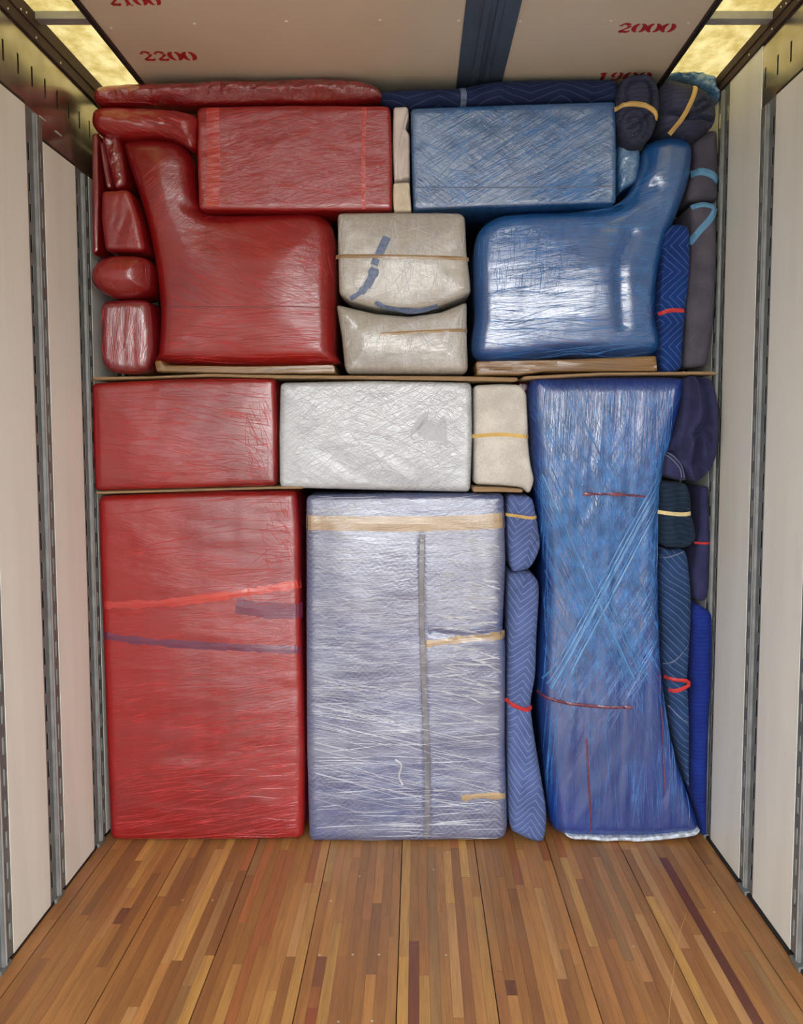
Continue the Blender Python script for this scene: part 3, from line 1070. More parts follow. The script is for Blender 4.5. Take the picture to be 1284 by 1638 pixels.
# stencilled numbers ---------------------------------------------------------
def stroke(bm, pts, widths, M_):
    n = len(pts)
    L, R = [], []
    for i in range(n):
        a, b = pts[max(i - 1, 0)], pts[min(i + 1, n - 1)]
        tx, ty = b[0] - a[0], b[1] - a[1]
        l = math.hypot(tx, ty) or 1
        nx_, ny_ = -ty / l, tx / l
        w = widths[i] * 0.68
        L.append((pts[i][0] + nx_ * w, pts[i][1] + ny_ * w))
        R.append((pts[i][0] - nx_ * w, pts[i][1] - ny_ * w))
    vl = [bm.verts.new(M_(*p)) for p in L]
    vr = [bm.verts.new(M_(*p)) for p in R]
    for i in range(n - 1):
        bm.faces.new((vl[i], vl[i + 1], vr[i + 1], vr[i]))


def arc(cx, cy, rx, ry, a0, a1, n=14):
    return [(cx + rx * math.cos(math.radians(a0 + (a1 - a0) * i / n)), cy + ry * math.sin(math.radians(a0 + (a1 - a0) * i / n))) for i in range(n + 1)]


def swell(n, lo, hi):
    return [lo + (hi - lo) * math.sin(math.pi * i / (n - 1)) for i in range(n)]


def glyph(bm, ch, M_):
    if ch == '0':
        for s in (1, -1):
            p = arc(0.5, 0.5, 0.36 * s, 0.43, -76, 76)
            stroke(bm, p, swell(len(p), 0.07, 0.26), M_)
    elif ch == '2':
        p = arc(0.46, 0.68, 0.30, 0.26, 178, 18)
        stroke(bm, p, [0.16, 0.2] + [0.08 + 0.13 * i / (len(p) - 3) for i in range(len(p) - 2)], M_)
        p = arc(0.44, 0.68, 0.32, 0.26, 8, -40, 6) + [(0.50, 0.36), (0.30, 0.22), (0.16, 0.10)]
        stroke(bm, p, [0.21, 0.21, 0.2, 0.18, 0.16, 0.14, 0.12, 0.1, 0.1, 0.1], M_)
        stroke(bm, [(0.22, 0.09), (0.5, 0.11), (0.74, 0.08), (0.86, 0.14), (0.88, 0.26)], [0.15, 0.17, 0.17, 0.13, 0.07], M_)
    elif ch == '1':
        stroke(bm, [(0.5, 0.06), (0.5, 0.92)], [0.22, 0.22], M_)
        stroke(bm, [(0.24, 0.05), (0.37, 0.05)], [0.1, 0.1], M_)
        stroke(bm, [(0.63, 0.05), (0.76, 0.05)], [0.1, 0.1], M_)
        stroke(bm, [(0.22, 0.74), (0.37, 0.86)], [0.09, 0.12], M_)
    elif ch == '9':
        for s in (1, -1):
            p = arc(0.48, 0.66, 0.30 * s, 0.27, -72, 72)
            stroke(bm, p, swell(len(p), 0.06, 0.2), M_)
        stroke(bm, [(0.83, 0.55), (0.78, 0.34), (0.6, 0.14), (0.36, 0.08), (0.2, 0.16)], [0.15, 0.17, 0.13, 0.1, 0.16], M_)


def number(txt, pl, pr, ytop, ybot):
    """stencilled number painted on the underside of the ceiling board; feet of the digits away from the door"""
    a, b, t = Wz(pl, ybot, ZC), Wz(pr, ybot, ZC), Wz(pl, ytop, ZC)
    wx, hy = b.x - a.x, a.y - t.y
    bm = bmesh.new()
    cw = wx / len(txt)
    for i, ch in enumerate(txt):
        def M_(u, v, i=i):
            return (cw * (i + u), -hy * v, 0)
        glyph(bm, ch, M_)
    bmesh.ops.recalc_face_normals(bm, faces=bm.faces)
    me = bpy.data.meshes.new('stencilled_number')
    bm.to_mesh(me)
    bm.free()
    o = link('stencilled_number', me, MAT['stencil'], ceil, (a.x, a.y, ZC - 0.0006))
    o['label'] = f'red stencilled number {txt}'


number('2200', 230, 318, 82, 97)
number('2100', 176, 261, -9, 9)
number('2000', 984, 1075, 37, 52)
number('1900', 950, 1036, 115, 129)

# ground behind the truck
g = box('ground', (-40, -60, -1.25), (40, 30, -1.2), MAT['ground'])
tag(g, kind='structure', label='pale paved ground the truck stands on')

# ------------------------------------------------------------------ the load
# --- top row, red
b = bundle('wrapped_roll', 'long lumpy red film wrapped roll lying along the top left under the ceiling', 'roll',
           [(146, 150), (152, 138), (175, 133), (230, 130), (300, 128), (350, 125), (420, 125), (490, 122), (555, 123), (595, 132), (612, 148), (600, 158), (540, 163), (450, 162), (360, 164), (260, 164), (170, 166), (150, 162)],
           MAT['red_lump'], Y=3.37, thick=0.2, r=0.05, ry=0.07, wr=((5, 26, 3, 0.010), (50, 50, 2, 0.006), (20, 90, 2, 0.004)), res=0.007,
           creases=(([(240, 158), (330, 148), (420, 150), (520, 146)], 5, 0.012), ([(160, 142), (185, 150), (215, 140)], 4, 0.008)))
strands(b, 60, 12, 25, (0.06, 0.3), MAT['strand_red'])
b = bundle('wrapped_roll', 'short twisted red film wrapped bundle under the left end of the long red roll', 'roll',
           [(144, 185), (150, 172), (175, 168), (230, 170), (280, 174), (312, 183), (313, 205), (311, 232), (303, 236), (280, 222), (250, 214), (200, 216), (160, 212), (146, 200)],
           MAT['red_d'], Y=3.36, thick=0.2, r=0.055, ry=0.06, wr=((-18, 36, 6, 0.016), (60, 30, 3, 0.006)), res=0.007,
           creases=(([(205, 172), (260, 192), (308, 226)], 4, 0.012), ([(190, 180), (240, 198), (290, 222)], 4, 0.008)))
strands(b, 90, -18, 8, (0.08, 0.3), MAT['strand_red'])
b = bundle('wrapped_carton', 'red film wrapped carton in the top row left of the white cloth', 'carton',
           [(315, 171), (470, 168), (624, 169), (627, 250), (627, 336), (470, 337), (318, 335), (315, 250)], MAT['red_d'], Y=3.40, thick=0.45, r=0.014, mode='box', rc=7,
           wr=((12, 30, 8, 0.0016), (-20, 26, 5, 0.0016)))
strands(b, 150, -10, 8, (0.05, 0.22), MAT['strand_red'], region=(315, 185, 625, 335))
strands(b, 60, 18, 10, (0.08, 0.3), MAT['strand_red'])
ribbon(b, 'tape', [(340, 172), (342, 250), (340, 334)], 20, MAT['orange_film'], 0.0008, 0.001, smooth=False)
ribbon(b, 'tape', [(583, 172), (581, 250), (582, 334)], 6, MAT['orange_film'], 0.0008, 0.001, smooth=False)
# --- red column against the left wall
bundle('wrapped_board', 'thin upright red wrapped board touching the left wall', 'board',
       [(147, 214), (156, 212), (158, 300), (157, 402), (149, 408), (147, 300)], MAT['red_v'], Y=3.40, thick=0.4, r=0.008, mode='box', rc=3, res=0.008)
bundle('wrapped_board', 'narrow slanting red wrapped strip between the upright board and the crumpled bundle', 'board',
       [(159, 226), (163, 226), (170, 262), (178, 300), (171, 301), (164, 262)], MAT['red_v'], Y=3.40, thick=0.3, r=0.006, mode='box', rc=2, res=0.007)
b = bundle('wrapped_bundle', 'crumpled shiny red bundle standing above the small red carton by left wall', 'bundle',
           [(163, 218), (178, 214), (190, 220), (195, 245), (201, 285), (196, 300), (182, 301), (174, 268), (166, 240)], MAT['red_lump'], Y=3.42, thick=0.25, r=0.03, ry=0.03,
           wr=((80, 40, 2, 0.006), (20, 50, 2, 0.004)), res=0.006)
strands(b, 40, 80, 40, (0.03, 0.1), MAT['strand_red'])
b = bundle('wrapped_carton', 'small red wrapped carton above the red pillow by the left wall', 'carton',
           [(162, 305), (206, 303), (222, 350), (231, 396), (226, 403), (168, 402), (161, 350)], MAT['red_h'], Y=3.39, thick=0.35, r=0.022, mode='box', rc=7, wr=((70, 30, 4, 0.003),), res=0.008)
strands(b, 40, 72, 14, (0.03, 0.12), MAT['strand_red'], region=(205, 310, 232, 400))
b = bundle('wrapped_pillow', 'plump rounded red wrapped pillow between the two small red cartons', 'pillow',
           [(142, 440), (150, 420), (172, 408), (212, 407), (233, 414), (237, 440), (232, 466), (200, 476), (168, 472), (149, 458)], MAT['red_h'], Y=3.34, thick=0.3, r=0.075, ry=0.07, bulge=0.015,
           wr=((75, 30, 5, 0.003),), res=0.008)
strands(b, 70, 75, 25, (0.03, 0.12), MAT['strand_red'])
b = bundle('wrapped_carton', 'upright dark red glossy wrapped carton under the red pillow', 'carton',
           [(160, 486), (172, 480), (215, 478), (238, 480), (243, 530), (242, 575), (235, 595), (210, 599), (175, 596), (161, 580)], MAT['red_v'], Y=3.38, thick=0.35, r=0.035, mode='box', rc=12,
           wr=((86, 36, 6, 0.003),), res=0.008)
strands(b, 80, 86, 8, (0.05, 0.2), MAT['strand_red'])

# --- red armchair
b = bundle('wrapped_armchair', 'red film wrapped armchair shape with a leaning back, on the cardboard sheet', 'armchair',
           [(195, 228), (215, 220), (268, 221), (294, 232), (308, 256), (313, 300), (322, 331), (345, 341), (420, 341), (490, 339), (522, 350), (534, 374), (537, 420), (536, 500), (535, 560), (532, 583), (400, 585), (256, 580), (251, 560), (254, 500), (247, 430), (234, 360), (216, 300), (201, 255)],
           MAT['red_h'], Y=3.43, thick=0.6, r=0.055, ry=0.06, bulge=0.02, wr=((-14, 22, 8, 0.003), (3, 30, 8, 0.002)), res=0.012,
           lumps=((470, 450, 80, 110, 0.035), (255, 270, 40, 70, 0.015)), creases=(([(300, 330), (335, 345), (370, 350)], 8, 0.012),))
strands(b, 150, -22, 8, (0.06, 0.25), MAT['strand_red'], region=(270, 360, 500, 500))
strands(b, 150, 0, 6, (0.06, 0.3), MAT['strand_red'], region=(250, 490, 535, 580))
strands(b, 90, 40, 14, (0.05, 0.2), MAT['strand_red'], region=(230, 270, 350, 370))
strands(b, 60, -75, 20, (0.03, 0.12), MAT['strand_red'], region=(480, 345, 536, 440))
ribbon(b, 'film_seam', [(262, 492), (400, 493), (534, 494)], 2, MAT['red_v'], 0.001, 0.001)
base = bundle('cardboard_base', None, None, [(247, 577), (258, 576), (262, 584), (400, 586), (534, 583), (537, 598), (400, 598), (300, 596), (250, 595)], MAT['card'],
              Y=3.40, thick=0.5, r=0.006, mode='box', rc=3, res=0.009, wr=((1, 60, 20, 0.003),), parent=b.o,
              creases=(([(262, 588), (400, 590), (534, 589)], 1.2, 0.004), ([(262, 592), (400, 594), (534, 594)], 1.0, 0.003)))
base.o['label'] = 'tan paperboard strip taped under the seat'
ribbon(base, 'tape_knot', [(248, 578), (256, 584), (260, 590)], 9, MAT['card'], 0.004, 0.004)

# --- white cloth between the two top cartons
bundle('folded_cloth', 'narrow white folded cloth squeezed upright between red and blue cartons', 'cloth',
       [(629, 171), (652, 170), (654, 180), (648, 205), (655, 215), (655, 285), (630, 289), (628, 230)], MAT['white_cloth'], Y=3.40, thick=0.3, r=0.012, ry=0.02, res=0.006, mode='box', rc=4,
       creases=(([(653, 176), (646, 205), (640, 235), (638, 282)], 1.6, 0.016), ([(648, 210), (646, 250), (640, 284)], 1.4, 0.012)))
bundle('folded_cloth', 'cream creased cloth under the white cloth between the top cartons', 'cloth',
       [(629, 292), (655, 291), (656, 310), (658, 337), (630, 338), (628, 315)], MAT['cream_cloth'], Y=3.39, thick=0.3, r=0.01, ry=0.014, res=0.006, mode='box', rc=4,
       creases=(([(632, 296), (645, 312), (652, 330)], 1.2, 0.006), ([(655, 298), (640, 318), (632, 332)], 1.2, 0.007), ([(630, 334), (645, 333), (656, 334)], 1, 0.006)))

# --- blue carton and rolls, top right
b = bundle('wrapped_carton', 'blue film wrapped carton in the top row right of the white cloth', 'carton',
           [(657, 173), (820, 167), (985, 162), (986, 240), (985, 325), (820, 330), (661, 336), (658, 250)], MAT['blue_d'], Y=3.40, thick=0.45, r=0.012, mode='box', rc=5,
           wr=((30, 30, 8, 0.0018), (-20, 26, 5, 0.0014)))
strands(b, 330, 30, 5, (0.06, 0.36), MAT['strand_blue'], region=(700, 165, 985, 335))
strands(b, 110, 24, 8, (0.06, 0.25), MAT['strand_blue'], region=(850, 280, 985, 328))
strands(b, 60, -35, 10, (0.06, 0.22), MAT['strand_blue'], region=(660, 220, 760, 335))
ribbon(b, 'film_seam', [(661, 300), (820, 300), (984, 298)], 2, MAT['blue_tape'], 0.001, 0.001)
b = bundle('blanket_roll', 'long thin navy quilted blanket roll lying on top of the blue carton', 'blanket',
           [(606, 152), (618, 143), (660, 140), (735, 138), (765, 132), (800, 127), (880, 125), (960, 124), (986, 128), (990, 150), (984, 160), (900, 162), (800, 165), (700, 169), (640, 170), (616, 164)],
           MAT['navy_roll'], Y=3.39, thick=0.2, r=0.042, ry=0.06, wr=((0, 18, 6, 0.004),), res=0.009, creases=(([(962, 126), (975, 140), (988, 146)], 3, 0.01), ([(960, 146), (975, 150), (988, 156)], 3, 0.008)))
ribbon(b, 'strap', [(739, 137), (742, 152), (741, 168)], 9, MAT['blue_tape'], 0.002, 0.002, label='pale blue strap')
sp = []
for i in range(30):
    a = i * 0.42 + 1.2
    rr = 5 + i * 0.78
    sp.append((1012 + rr * math.cos(a) * 0.95, 198 + rr * math.sin(a) * 1.05))
b = bundle('blanket_roll', 'dark navy blanket roll with yellow band and visible spiral end at the top right', 'blanket',
           [(989, 165), (992, 135), (1002, 122), (1022, 117), (1042, 120), (1053, 138), (1056, 165), (1050, 200), (1038, 222), (1018, 229), (1000, 218), (991, 195)], MAT['navy_dark'], Y=3.35, thick=0.35, r=0.035, ry=0.04,
           bulge=0.012, res=0.0035, creases=((sp, 2.0, 0.017), ([(1001, 166), (1001, 145), (1010, 131), (1025, 127), (1037, 133), (1041, 150), (1040, 168)], 2.4, 0.03), ([(1010, 202), (1024, 195), (1040, 180)], 2, 0.02)))
ribbon(b, 'strap', [(986, 170), (1005, 168), (1030, 171), (1046, 180), (1052, 190)], 7, MAT['yellow_band'], 0.006, 0.006, label='yellow rubber band')
b = bundle('blanket_roll', 'dark navy blanket roll with slanting yellow band, wedged in the upper right corner', 'blanket',
           [(1056, 140), (1070, 127), (1095, 131), (1120, 138), (1140, 155), (1147, 180), (1140, 202), (1115, 216), (1092, 210), (1072, 207), (1058, 195), (1053, 165)], MAT['navy_dark'], Y=3.36, thick=0.35, r=0.045, ry=0.05, bulge=0.015,
           res=0.004, creases=(([(1058, 176), (1080, 182), (1110, 190), (1140, 190)], 3.2, 0.035), ([(1100, 186), (1118, 178), (1136, 168)], 2.8, 0.03), ([(1112, 170), (1124, 160), (1138, 160)], 2.6, 0.022)),
           lumps=((1122, 203, 18, 10, 0.025), (1080, 155, 20, 20, 0.02)))
ribbon(b, 'strap', [(1112, 138), (1104, 162), (1090, 190), (1076, 208)], 7, MAT['yellow_band'], 0.006, 0.006, label='yellow rubber band')
b = bundle('film_wad', 'crumpled wad of loose blue film above the corner blanket roll', 'film',
           [(1060, 122), (1075, 115), (1100, 110), (1125, 113), (1145, 120), (1151, 140), (1150, 160), (1140, 150), (1118, 134), (1090, 128), (1068, 126)], MAT['blue_lump'], Y=3.50, thick=0.2, r=0.02, ry=0.03, jag=0.008,
           wr=((20, 60, 1.5, 0.012), (70, 90, 1.5, 0.008)), res=0.006)
strands(b, 90, 20, 60, (0.03, 0.12), MAT['strand_blue'], hgt=0.004, w=(0.001, 0.003))
b = bundle('wrapped_bundle', 'small light blue wrapped pad between the blue carton and the blue armchair back', 'bundle',
           [(989, 235), (1000, 231), (1022, 236), (1024, 262), (1018, 288), (1004, 298), (990, 304), (988, 270)], MAT['blue_lump'], Y=3.46, thick=0.25, r=0.03, ry=0.03, wr=((60, 50, 2, 0.004),), res=0.007)

# --- blue armchair
b = bundle('wrapped_armchair', 'blue film wrapped armchair shape with a leaning back, on the right cardboard base', 'armchair',
           [(759, 392), (769, 364), (796, 345), (840, 339), (920, 336), (978, 327), (1008, 305), (1024, 268), (1030, 234), (1046, 222), (1078, 216), (1102, 223), (1110, 242), (1103, 290), (1086, 340), (1068, 385), (1055, 440), (1050, 500), (1047, 567), (900, 572), (766, 576), (760, 500), (758, 440)],
           MAT['blue_h'], Y=3.43, thick=0.6, r=0.06, ry=0.07, bulge=0.008, wr=((2, 26, 8, 0.003), (88, 22, 5, 0.0025)), res=0.012,
           lumps=((950, 458, 120, 170, 0.075), (1065, 270, 35, 60, 0.02)), creases=(([(940, 350), (1000, 330), (1040, 300)], 9, 0.014), ([(1005, 380), (985, 430), (990, 520)], 10, 0.014)))
strands(b, 420, 2, 7, (0.05, 0.3), MAT['strand_blue'], region=(770, 360, 1050, 572))
strands(b, 140, 88, 6, (0.03, 0.12), MAT['strand_blue'], region=(765, 350, 900, 470))
strands(b, 160, 22, 12, (0.05, 0.22), MAT['strand_blue'], region=(930, 270, 1080, 370))
strands(b, 50, 30, 20, (0.04, 0.15), MAT['strand_blue'], region=(1000, 430, 1050, 560))
base = bundle('cardboard_base', None, None, [(761, 578), (900, 575), (1049, 569), (1052, 594), (940, 594), (870, 595), (830, 600), (762, 601)], MAT['card'],
              Y=3.40, thick=0.5, r=0.006, mode='box', rc=3, res=0.009, wr=((1.5, 60, 20, 0.004),), parent=b.o,
              creases=(([(762, 588), (900, 582), (1049, 578)], 1.2, 0.005), ([(762, 594), (900, 588), (1050, 586)], 1.2, 0.005)))
base.o['label'] = 'tan film wrapped paperboard base under the seat'
strands(base, 40, 1, 2, (0.1, 0.5), plain('paperboard_edge', srgb(206, 172, 122), 0.35, coat=0.4), name='board_edges')

# --- right edge, upper
b = bundle('felt_blanket', 'taupe felt blanket behind the blue armchair back, upper of two with pale blue strap', 'blanket',
           [(1108, 214), (1147, 206), (1149, 260), (1149, 320), (1112, 322), (1098, 322), (1102, 296), (1112, 268)], MAT['taupe'], Y=3.48, thick=0.3, r=0.03, ry=0.03, res=0.008, mode='box', rc=8)
ribbon(b, 'strap', [(1098, 278), (1122, 275), (1140, 281), (1150, 290)], 11, MAT['sky_band'], 0.005, 0.004, label='pale blue strap')
b = bundle('felt_blanket', 'long taupe felt blanket with a slanting pale blue strap, standing by the right wall', 'blanket',
           [(1106, 326), (1120, 322), (1146, 324), (1147, 420), (1142, 520), (1131, 585), (1110, 588), (1094, 588), (1098, 500), (1106, 400)], MAT['taupe'], Y=3.43, thick=0.4, r=0.035, ry=0.03, res=0.009, mode='box', rc=8,
           creases=(([(1118, 330), (1112, 400), (1106, 500)], 6, 0.006),))
ribbon(b, 'strap', [(1108, 330), (1125, 327), (1142, 331)], 8, MAT['sky_band'], 0.005, 0.004)
ribbon(b, 'strap', [(1147, 330), (1136, 350), (1118, 370), (1102, 392)], 10, MAT['sky_band'], 0.003, 0.003, label='pale blue strap')
b = bundle('quilted_blanket', 'folded royal blue quilted blanket with red band beside the blue armchair', 'blanket',
           [(1062, 378), (1070, 364), (1084, 358), (1103, 369), (1104, 430), (1097, 500), (1092, 560), (1088, 591), (1060, 592), (1058, 540), (1055, 490), (1060, 430)], MAT['royal'], Y=3.40, thick=0.4, r=0.026, ry=0.03, res=0.007,
           creases=(([(1076, 366), (1068, 420), (1064, 470), (1064, 492)], 2, 0.016), ([(1058, 500), (1072, 497), (1098, 495)], 4, 0.01)))
ribbon(b, 'strap', [(1056, 502), (1068, 497), (1082, 496), (1099, 497)], 6, MAT['red_band'], 0.001, 0.004, label='red rubber band')

# --- grey pads between the armchairs
b = bundle('wrapped_pad', 'beige grey film wrapped pad with blue marks, upper of two between the armchairs', 'pad',
           [(539, 344), (545, 340), (640, 339), (735, 340), (744, 346), (746, 400), (752, 450), (753, 468), (740, 476), (700, 491), (655, 498), (600, 493), (560, 483), (542, 470), (540, 400)], MAT['clear_grey'], Y=3.40, thick=0.45, r=0.02, ry=0.022, bulge=0.018,
           mode='box', rc=4, wr=((20, 20, 3, 0.004), (80, 30, 4, 0.002)))
ribbon(b, 'blue_mark', [(619, 380), (612, 396), (605, 412)], 13, MAT['blue_tape'], 0.0012, 0.001, label='blue mark under the film')
ribbon(b, 'blue_mark', [(602, 415), (598, 425)], 12, MAT['blue_tape'], 0.0012, 0.001, smooth=False)
ribbon(b, 'blue_mark', [(600, 430), (594, 446), (586, 460)], 15, MAT['blue_tape'], 0.0012, 0.001, fray=0.25)
ribbon(b, 'blue_mark', [(586, 460), (574, 470), (560, 478)], 10, MAT['blue_tape'], 0.0012, 0.001, fray=0.4)
ribbon(b, 'blue_mark', [(600, 484), (620, 492), (665, 497), (700, 489)], 7, MAT['blue_tape'], 0.002, 0.001, label='dark blue edge', fray=0.3)
ribbon(b, 'strap', [(536, 410), (640, 412), (750, 414)], 6, MAT['tan_tape'], 0.0012, 0.001, label='yellow band under the film')
strands(b, 110, 88, 20, (0.04, 0.18), MAT['strand_clear'])
strands(b, 60, 20, 40, (0.04, 0.2), MAT['strand_clear'])
b = bundle('wrapped_pad', 'beige grey film wrapped pad, lower of two between the armchairs', 'pad',
           [(537, 486), (560, 492), (600, 501), (655, 506), (705, 499), (747, 482), (747, 540), (749, 590), (744, 598), (640, 598), (556, 598), (551, 590), (546, 540)], MAT['clear_grey'], Y=3.40, thick=0.45, r=0.024, ry=0.03, bulge=0.018,
           mode='box', rc=5, wr=((-10, 20, 3, 0.004), (60, 30, 4, 0.003)))
ribbon(b, 'strap', [(610, 535), (680, 531), (748, 528)], 5, MAT['tan_tape'], 0.0012, 0.001)
strands(b, 90, 88, 30, (0.04, 0.18), MAT['strand_clear'])
strands(b, 50, -40, 20, (0.06, 0.22), MAT['strand_clear'], region=(640, 490, 750, 598))

# --- sheets the upper load stands on
bundle('cardboard_sheet', 'long thin cardboard sheet over the middle row, from left wall past the grey blanket', 'cardboard',
       [(147, 603), (240, 602), (330, 598), (445, 600), (560, 601), (740, 602), (828, 604), (828, 610), (740, 609), (560, 606), (445, 605), (330, 602), (240, 605), (147, 608)], MAT['card_matt'], Y=3.38, thick=0.55, r=0.002, mode='box', rc=1, res=0.012)
bundle('cardboard_sheet', 'thin cardboard sheet under the blue armchair reaching the right wall', 'cardboard',
       [(836, 602), (960, 596), (1060, 595), (1144, 594), (1148, 599), (1060, 599), (960, 600), (836, 607)], MAT['card_matt'], Y=3.39, thick=0.55, r=0.002, mode='box', rc=1, res=0.012)

# --- middle row
b = bundle('wrapped_carton', 'red film wrapped carton in the middle row beside the left wall', 'carton',
           [(146, 613), (290, 605), (440, 604), (443, 690), (443, 777), (300, 781), (151, 786), (148, 700)], MAT['red_h'], Y=3.40, thick=0.5, r=0.022, mode='box', rc=9, bulge=0.008, wr=((-8, 24, 8, 0.002), (60, 20, 4, 0.0015)))
strands(b, 230, -8, 8, (0.05, 0.25), MAT['strand_red'])
strands(b, 70, -68, 10, (0.03, 0.12), MAT['strand_red'], region=(395, 640, 443, 775))
b = bundle('wrapped_carton', 'white carton in clear film at the centre of the middle row', 'carton',
           [(448, 612), (600, 609), (754, 612), (755, 700), (752, 787), (600, 784), (447, 780), (446, 700)], MAT['clear_white'], Y=3.38, thick=0.5, r=0.016, mode='box', rc=8, bulge=0.006, wr=((25, 24, 6, 0.002), (-30, 24, 6, 0.002)))
strands(b, 260, 28, 14, (0.08, 0.4), MAT['strand_clear'])
strands(b, 260, -28, 14, (0.08, 0.4), MAT['strand_clear'])
strands(b, 16, -50, 12, (0.15, 0.4), MAT['strand_clear'], region=(640, 610, 752, 740))
ribbon(b, 'grey_patch', [(664, 676), (690, 690), (714, 690)], 40, plain('grey_carton_face', srgb(142, 142, 148), 0.35, noise=0.15, coat=0.4), 0.0004, 0.0004, label='bare grey patch under thinner film', fray=0.4)
b = bundle('felt_blanket', 'folded light grey felt blanket with yellow band right of the white carton', 'blanket',
           [(758, 616), (800, 614), (832, 615), (842, 628), (845, 690), (844, 700), (849, 745), (855, 768), (848, 789), (842, 788), (836, 780), (800, 777), (758, 775)], MAT['felt'], Y=3.39, thick=0.45, r=0.02, ry=0.026, mode='box', rc=7, bulge=0.012, res=0.009,
           wr=((20, 16, 2, 0.004),), creases=(([(756, 697), (800, 695), (848, 699)], 5, 0.012), ([(760, 660), (790, 640), (806, 618)], 4, 0.003), ([(764, 750), (800, 768), (836, 776)], 4, 0.005)))
ribbon(b, 'strap', [(754, 698), (800, 695), (846, 699)], 6, MAT['yellow_band'], 0.001, 0.003, label='yellow rubber band')
bundle('wrapped_bundle', 'tiny corner of red wrap peeping out behind the light grey felt blanket', 'bundle',
       [(830, 612), (843, 612), (844, 626), (836, 628), (829, 622)], MAT['red_h'], Y=3.60, thick=0.2, r=0.008, res=0.006)
bundle('cardboard_sheet', 'thin cardboard sheet between the two lower red cartons', 'cardboard',
       [(152, 787), (300, 783), (444, 778.5), (484, 778), (484, 782), (444, 782), (300, 786), (152, 790.5)], MAT['card_matt'], Y=3.38, thick=0.5, r=0.0018, mode='box', rc=1, res=0.012)
bundle('cardboard_sheet', 'short cardboard sheet sticking out under the light grey felt blanket', 'cardboard',
       [(756, 779), (800, 780), (836, 783), (836, 788), (800, 787), (756, 787)], MAT['card_matt'], Y=3.37, thick=0.5, r=0.002, mode='box', rc=1, res=0.01)

# --- bottom row
b = bundle('wrapped_carton', 'largest red film wrapped carton standing on the floor, bottom left', 'carton',
           [(156, 793), (320, 786), (474, 784), (479, 850), (481, 1000), (487, 1200), (486, 1342), (330, 1346), (176, 1344), (170, 1200), (163, 1000), (158, 880)], MAT['red_h'], Y=3.41, thick=0.6, r=0.03, mode='box', rc=12, bulge=0.012,
           wr=((5, 18, 8, 0.0025), (-10, 18, 6, 0.002), (88, 9, 4, 0.002)), res=0.014)
ribbon(b, 'film_band', [(166, 968), (260, 964), (360, 952), (480, 934)], 12, MAT['orange_film'], 0.0008, 0.001, label='orange streak of film', fray=0.4)
ribbon(b, 'film_band', [(378, 968), (430, 976), (482, 978)], 26, MAT['purple_film'], 0.0006, 0.001, label='purple band under the film', fray=0.1)
ribbon(b, 'film_band', [(163, 1016), (220, 1024), (300, 1030), (480, 1040)], 12, MAT['purple_film'], 0.0006, 0.001, fray=0.3)
strands(b, 360, 4, 6, (0.06, 0.3), MAT['strand_red'])
strands(b, 200, 12, 5, (0.1, 0.5), MAT['strand_red'], region=(170, 1100, 485, 1340))
strands(b, 70, -60, 25, (0.03, 0.12), MAT['strand_red'], region=(420, 790, 480, 900))
b = bundle('wrapped_cabinet', 'tall lavender blanket padded cabinet in clear film at the bottom centre', 'cabinet',
           [(489, 792), (650, 789), (806, 789), (809, 900), (804, 1010), (809, 1030), (808, 1200), (812, 1325), (806, 1343), (650, 1346), (494, 1346), (490, 1200), (489, 1000)], MAT['silver'], Y=3.40, thick=0.6, r=0.028, mode='box', rc=10, bulge=0.008,
           wr=((4, 20, 8, 0.003), (86, 10, 3, 0.0025), (-16, 20, 6, 0.002)), res=0.013, creases=(([(674, 855), (676, 1000), (680, 1150), (684, 1340)], 3, 0.007), ([(690, 1010), (740, 1018), (808, 1008)], 4, 0.010)),
           lumps=((780, 930, 26, 110, 0.012), (560, 920, 60, 90, 0.012)))
ribbon(b, 'tape', [(488, 836), (650, 838), (740, 836), (808, 832)], 24, MAT['tan_tape'], 0.0008, 0.001, label='tan tape under the film', fray=0.06)
ribbon(b, 'tape', [(678, 1030), (740, 1022), (808, 1016)], 11, MAT['tan_tape'], 0.001, 0.001, label='tan tape scrap', fray=0.3)
ribbon(b, 'tape', [(738, 1276), (770, 1272), (808, 1274)], 10, MAT['tan_tape'], 0.001, 0.001, fray=0.3)
ribbon(b, 'blanket_seam', [(675, 856), (674, 960), (678, 1100), (684, 1240), (682, 1340)], 9, MAT['seam'], 0.0006, 0.001, label='grey seam between two blankets')
strands(b, 300, 2, 2.5, (0.08, 0.35), MAT['strand_clear'])
strands(b, 80, -14, 4, (0.2, 0.6), MAT['strand_clear'], region=(490, 1090, 808, 1290), curve=0.08)
strands(b, 14, -2, 2, (0.4, 0.7), MAT['strand_clear'], region=(495, 1095, 800, 1120), curve=0.05)
strands(b, 120, -6, 8, (0.05, 0.2), MAT['strand_clear'], region=(700, 840, 806, 1120), w=(0.001, 0.003), hgt=0.002)
strands(b, 90, 0, 12, (0.02, 0.08), MAT['strand_clear'], region=(500, 860, 570, 1120))
ribbon(b, 'film_tail', [(632, 1214), (642, 1222), (638, 1240), (644, 1254)], 3, MAT['strand_clear'], 0.004, 0.003, label='curled white tail of film')

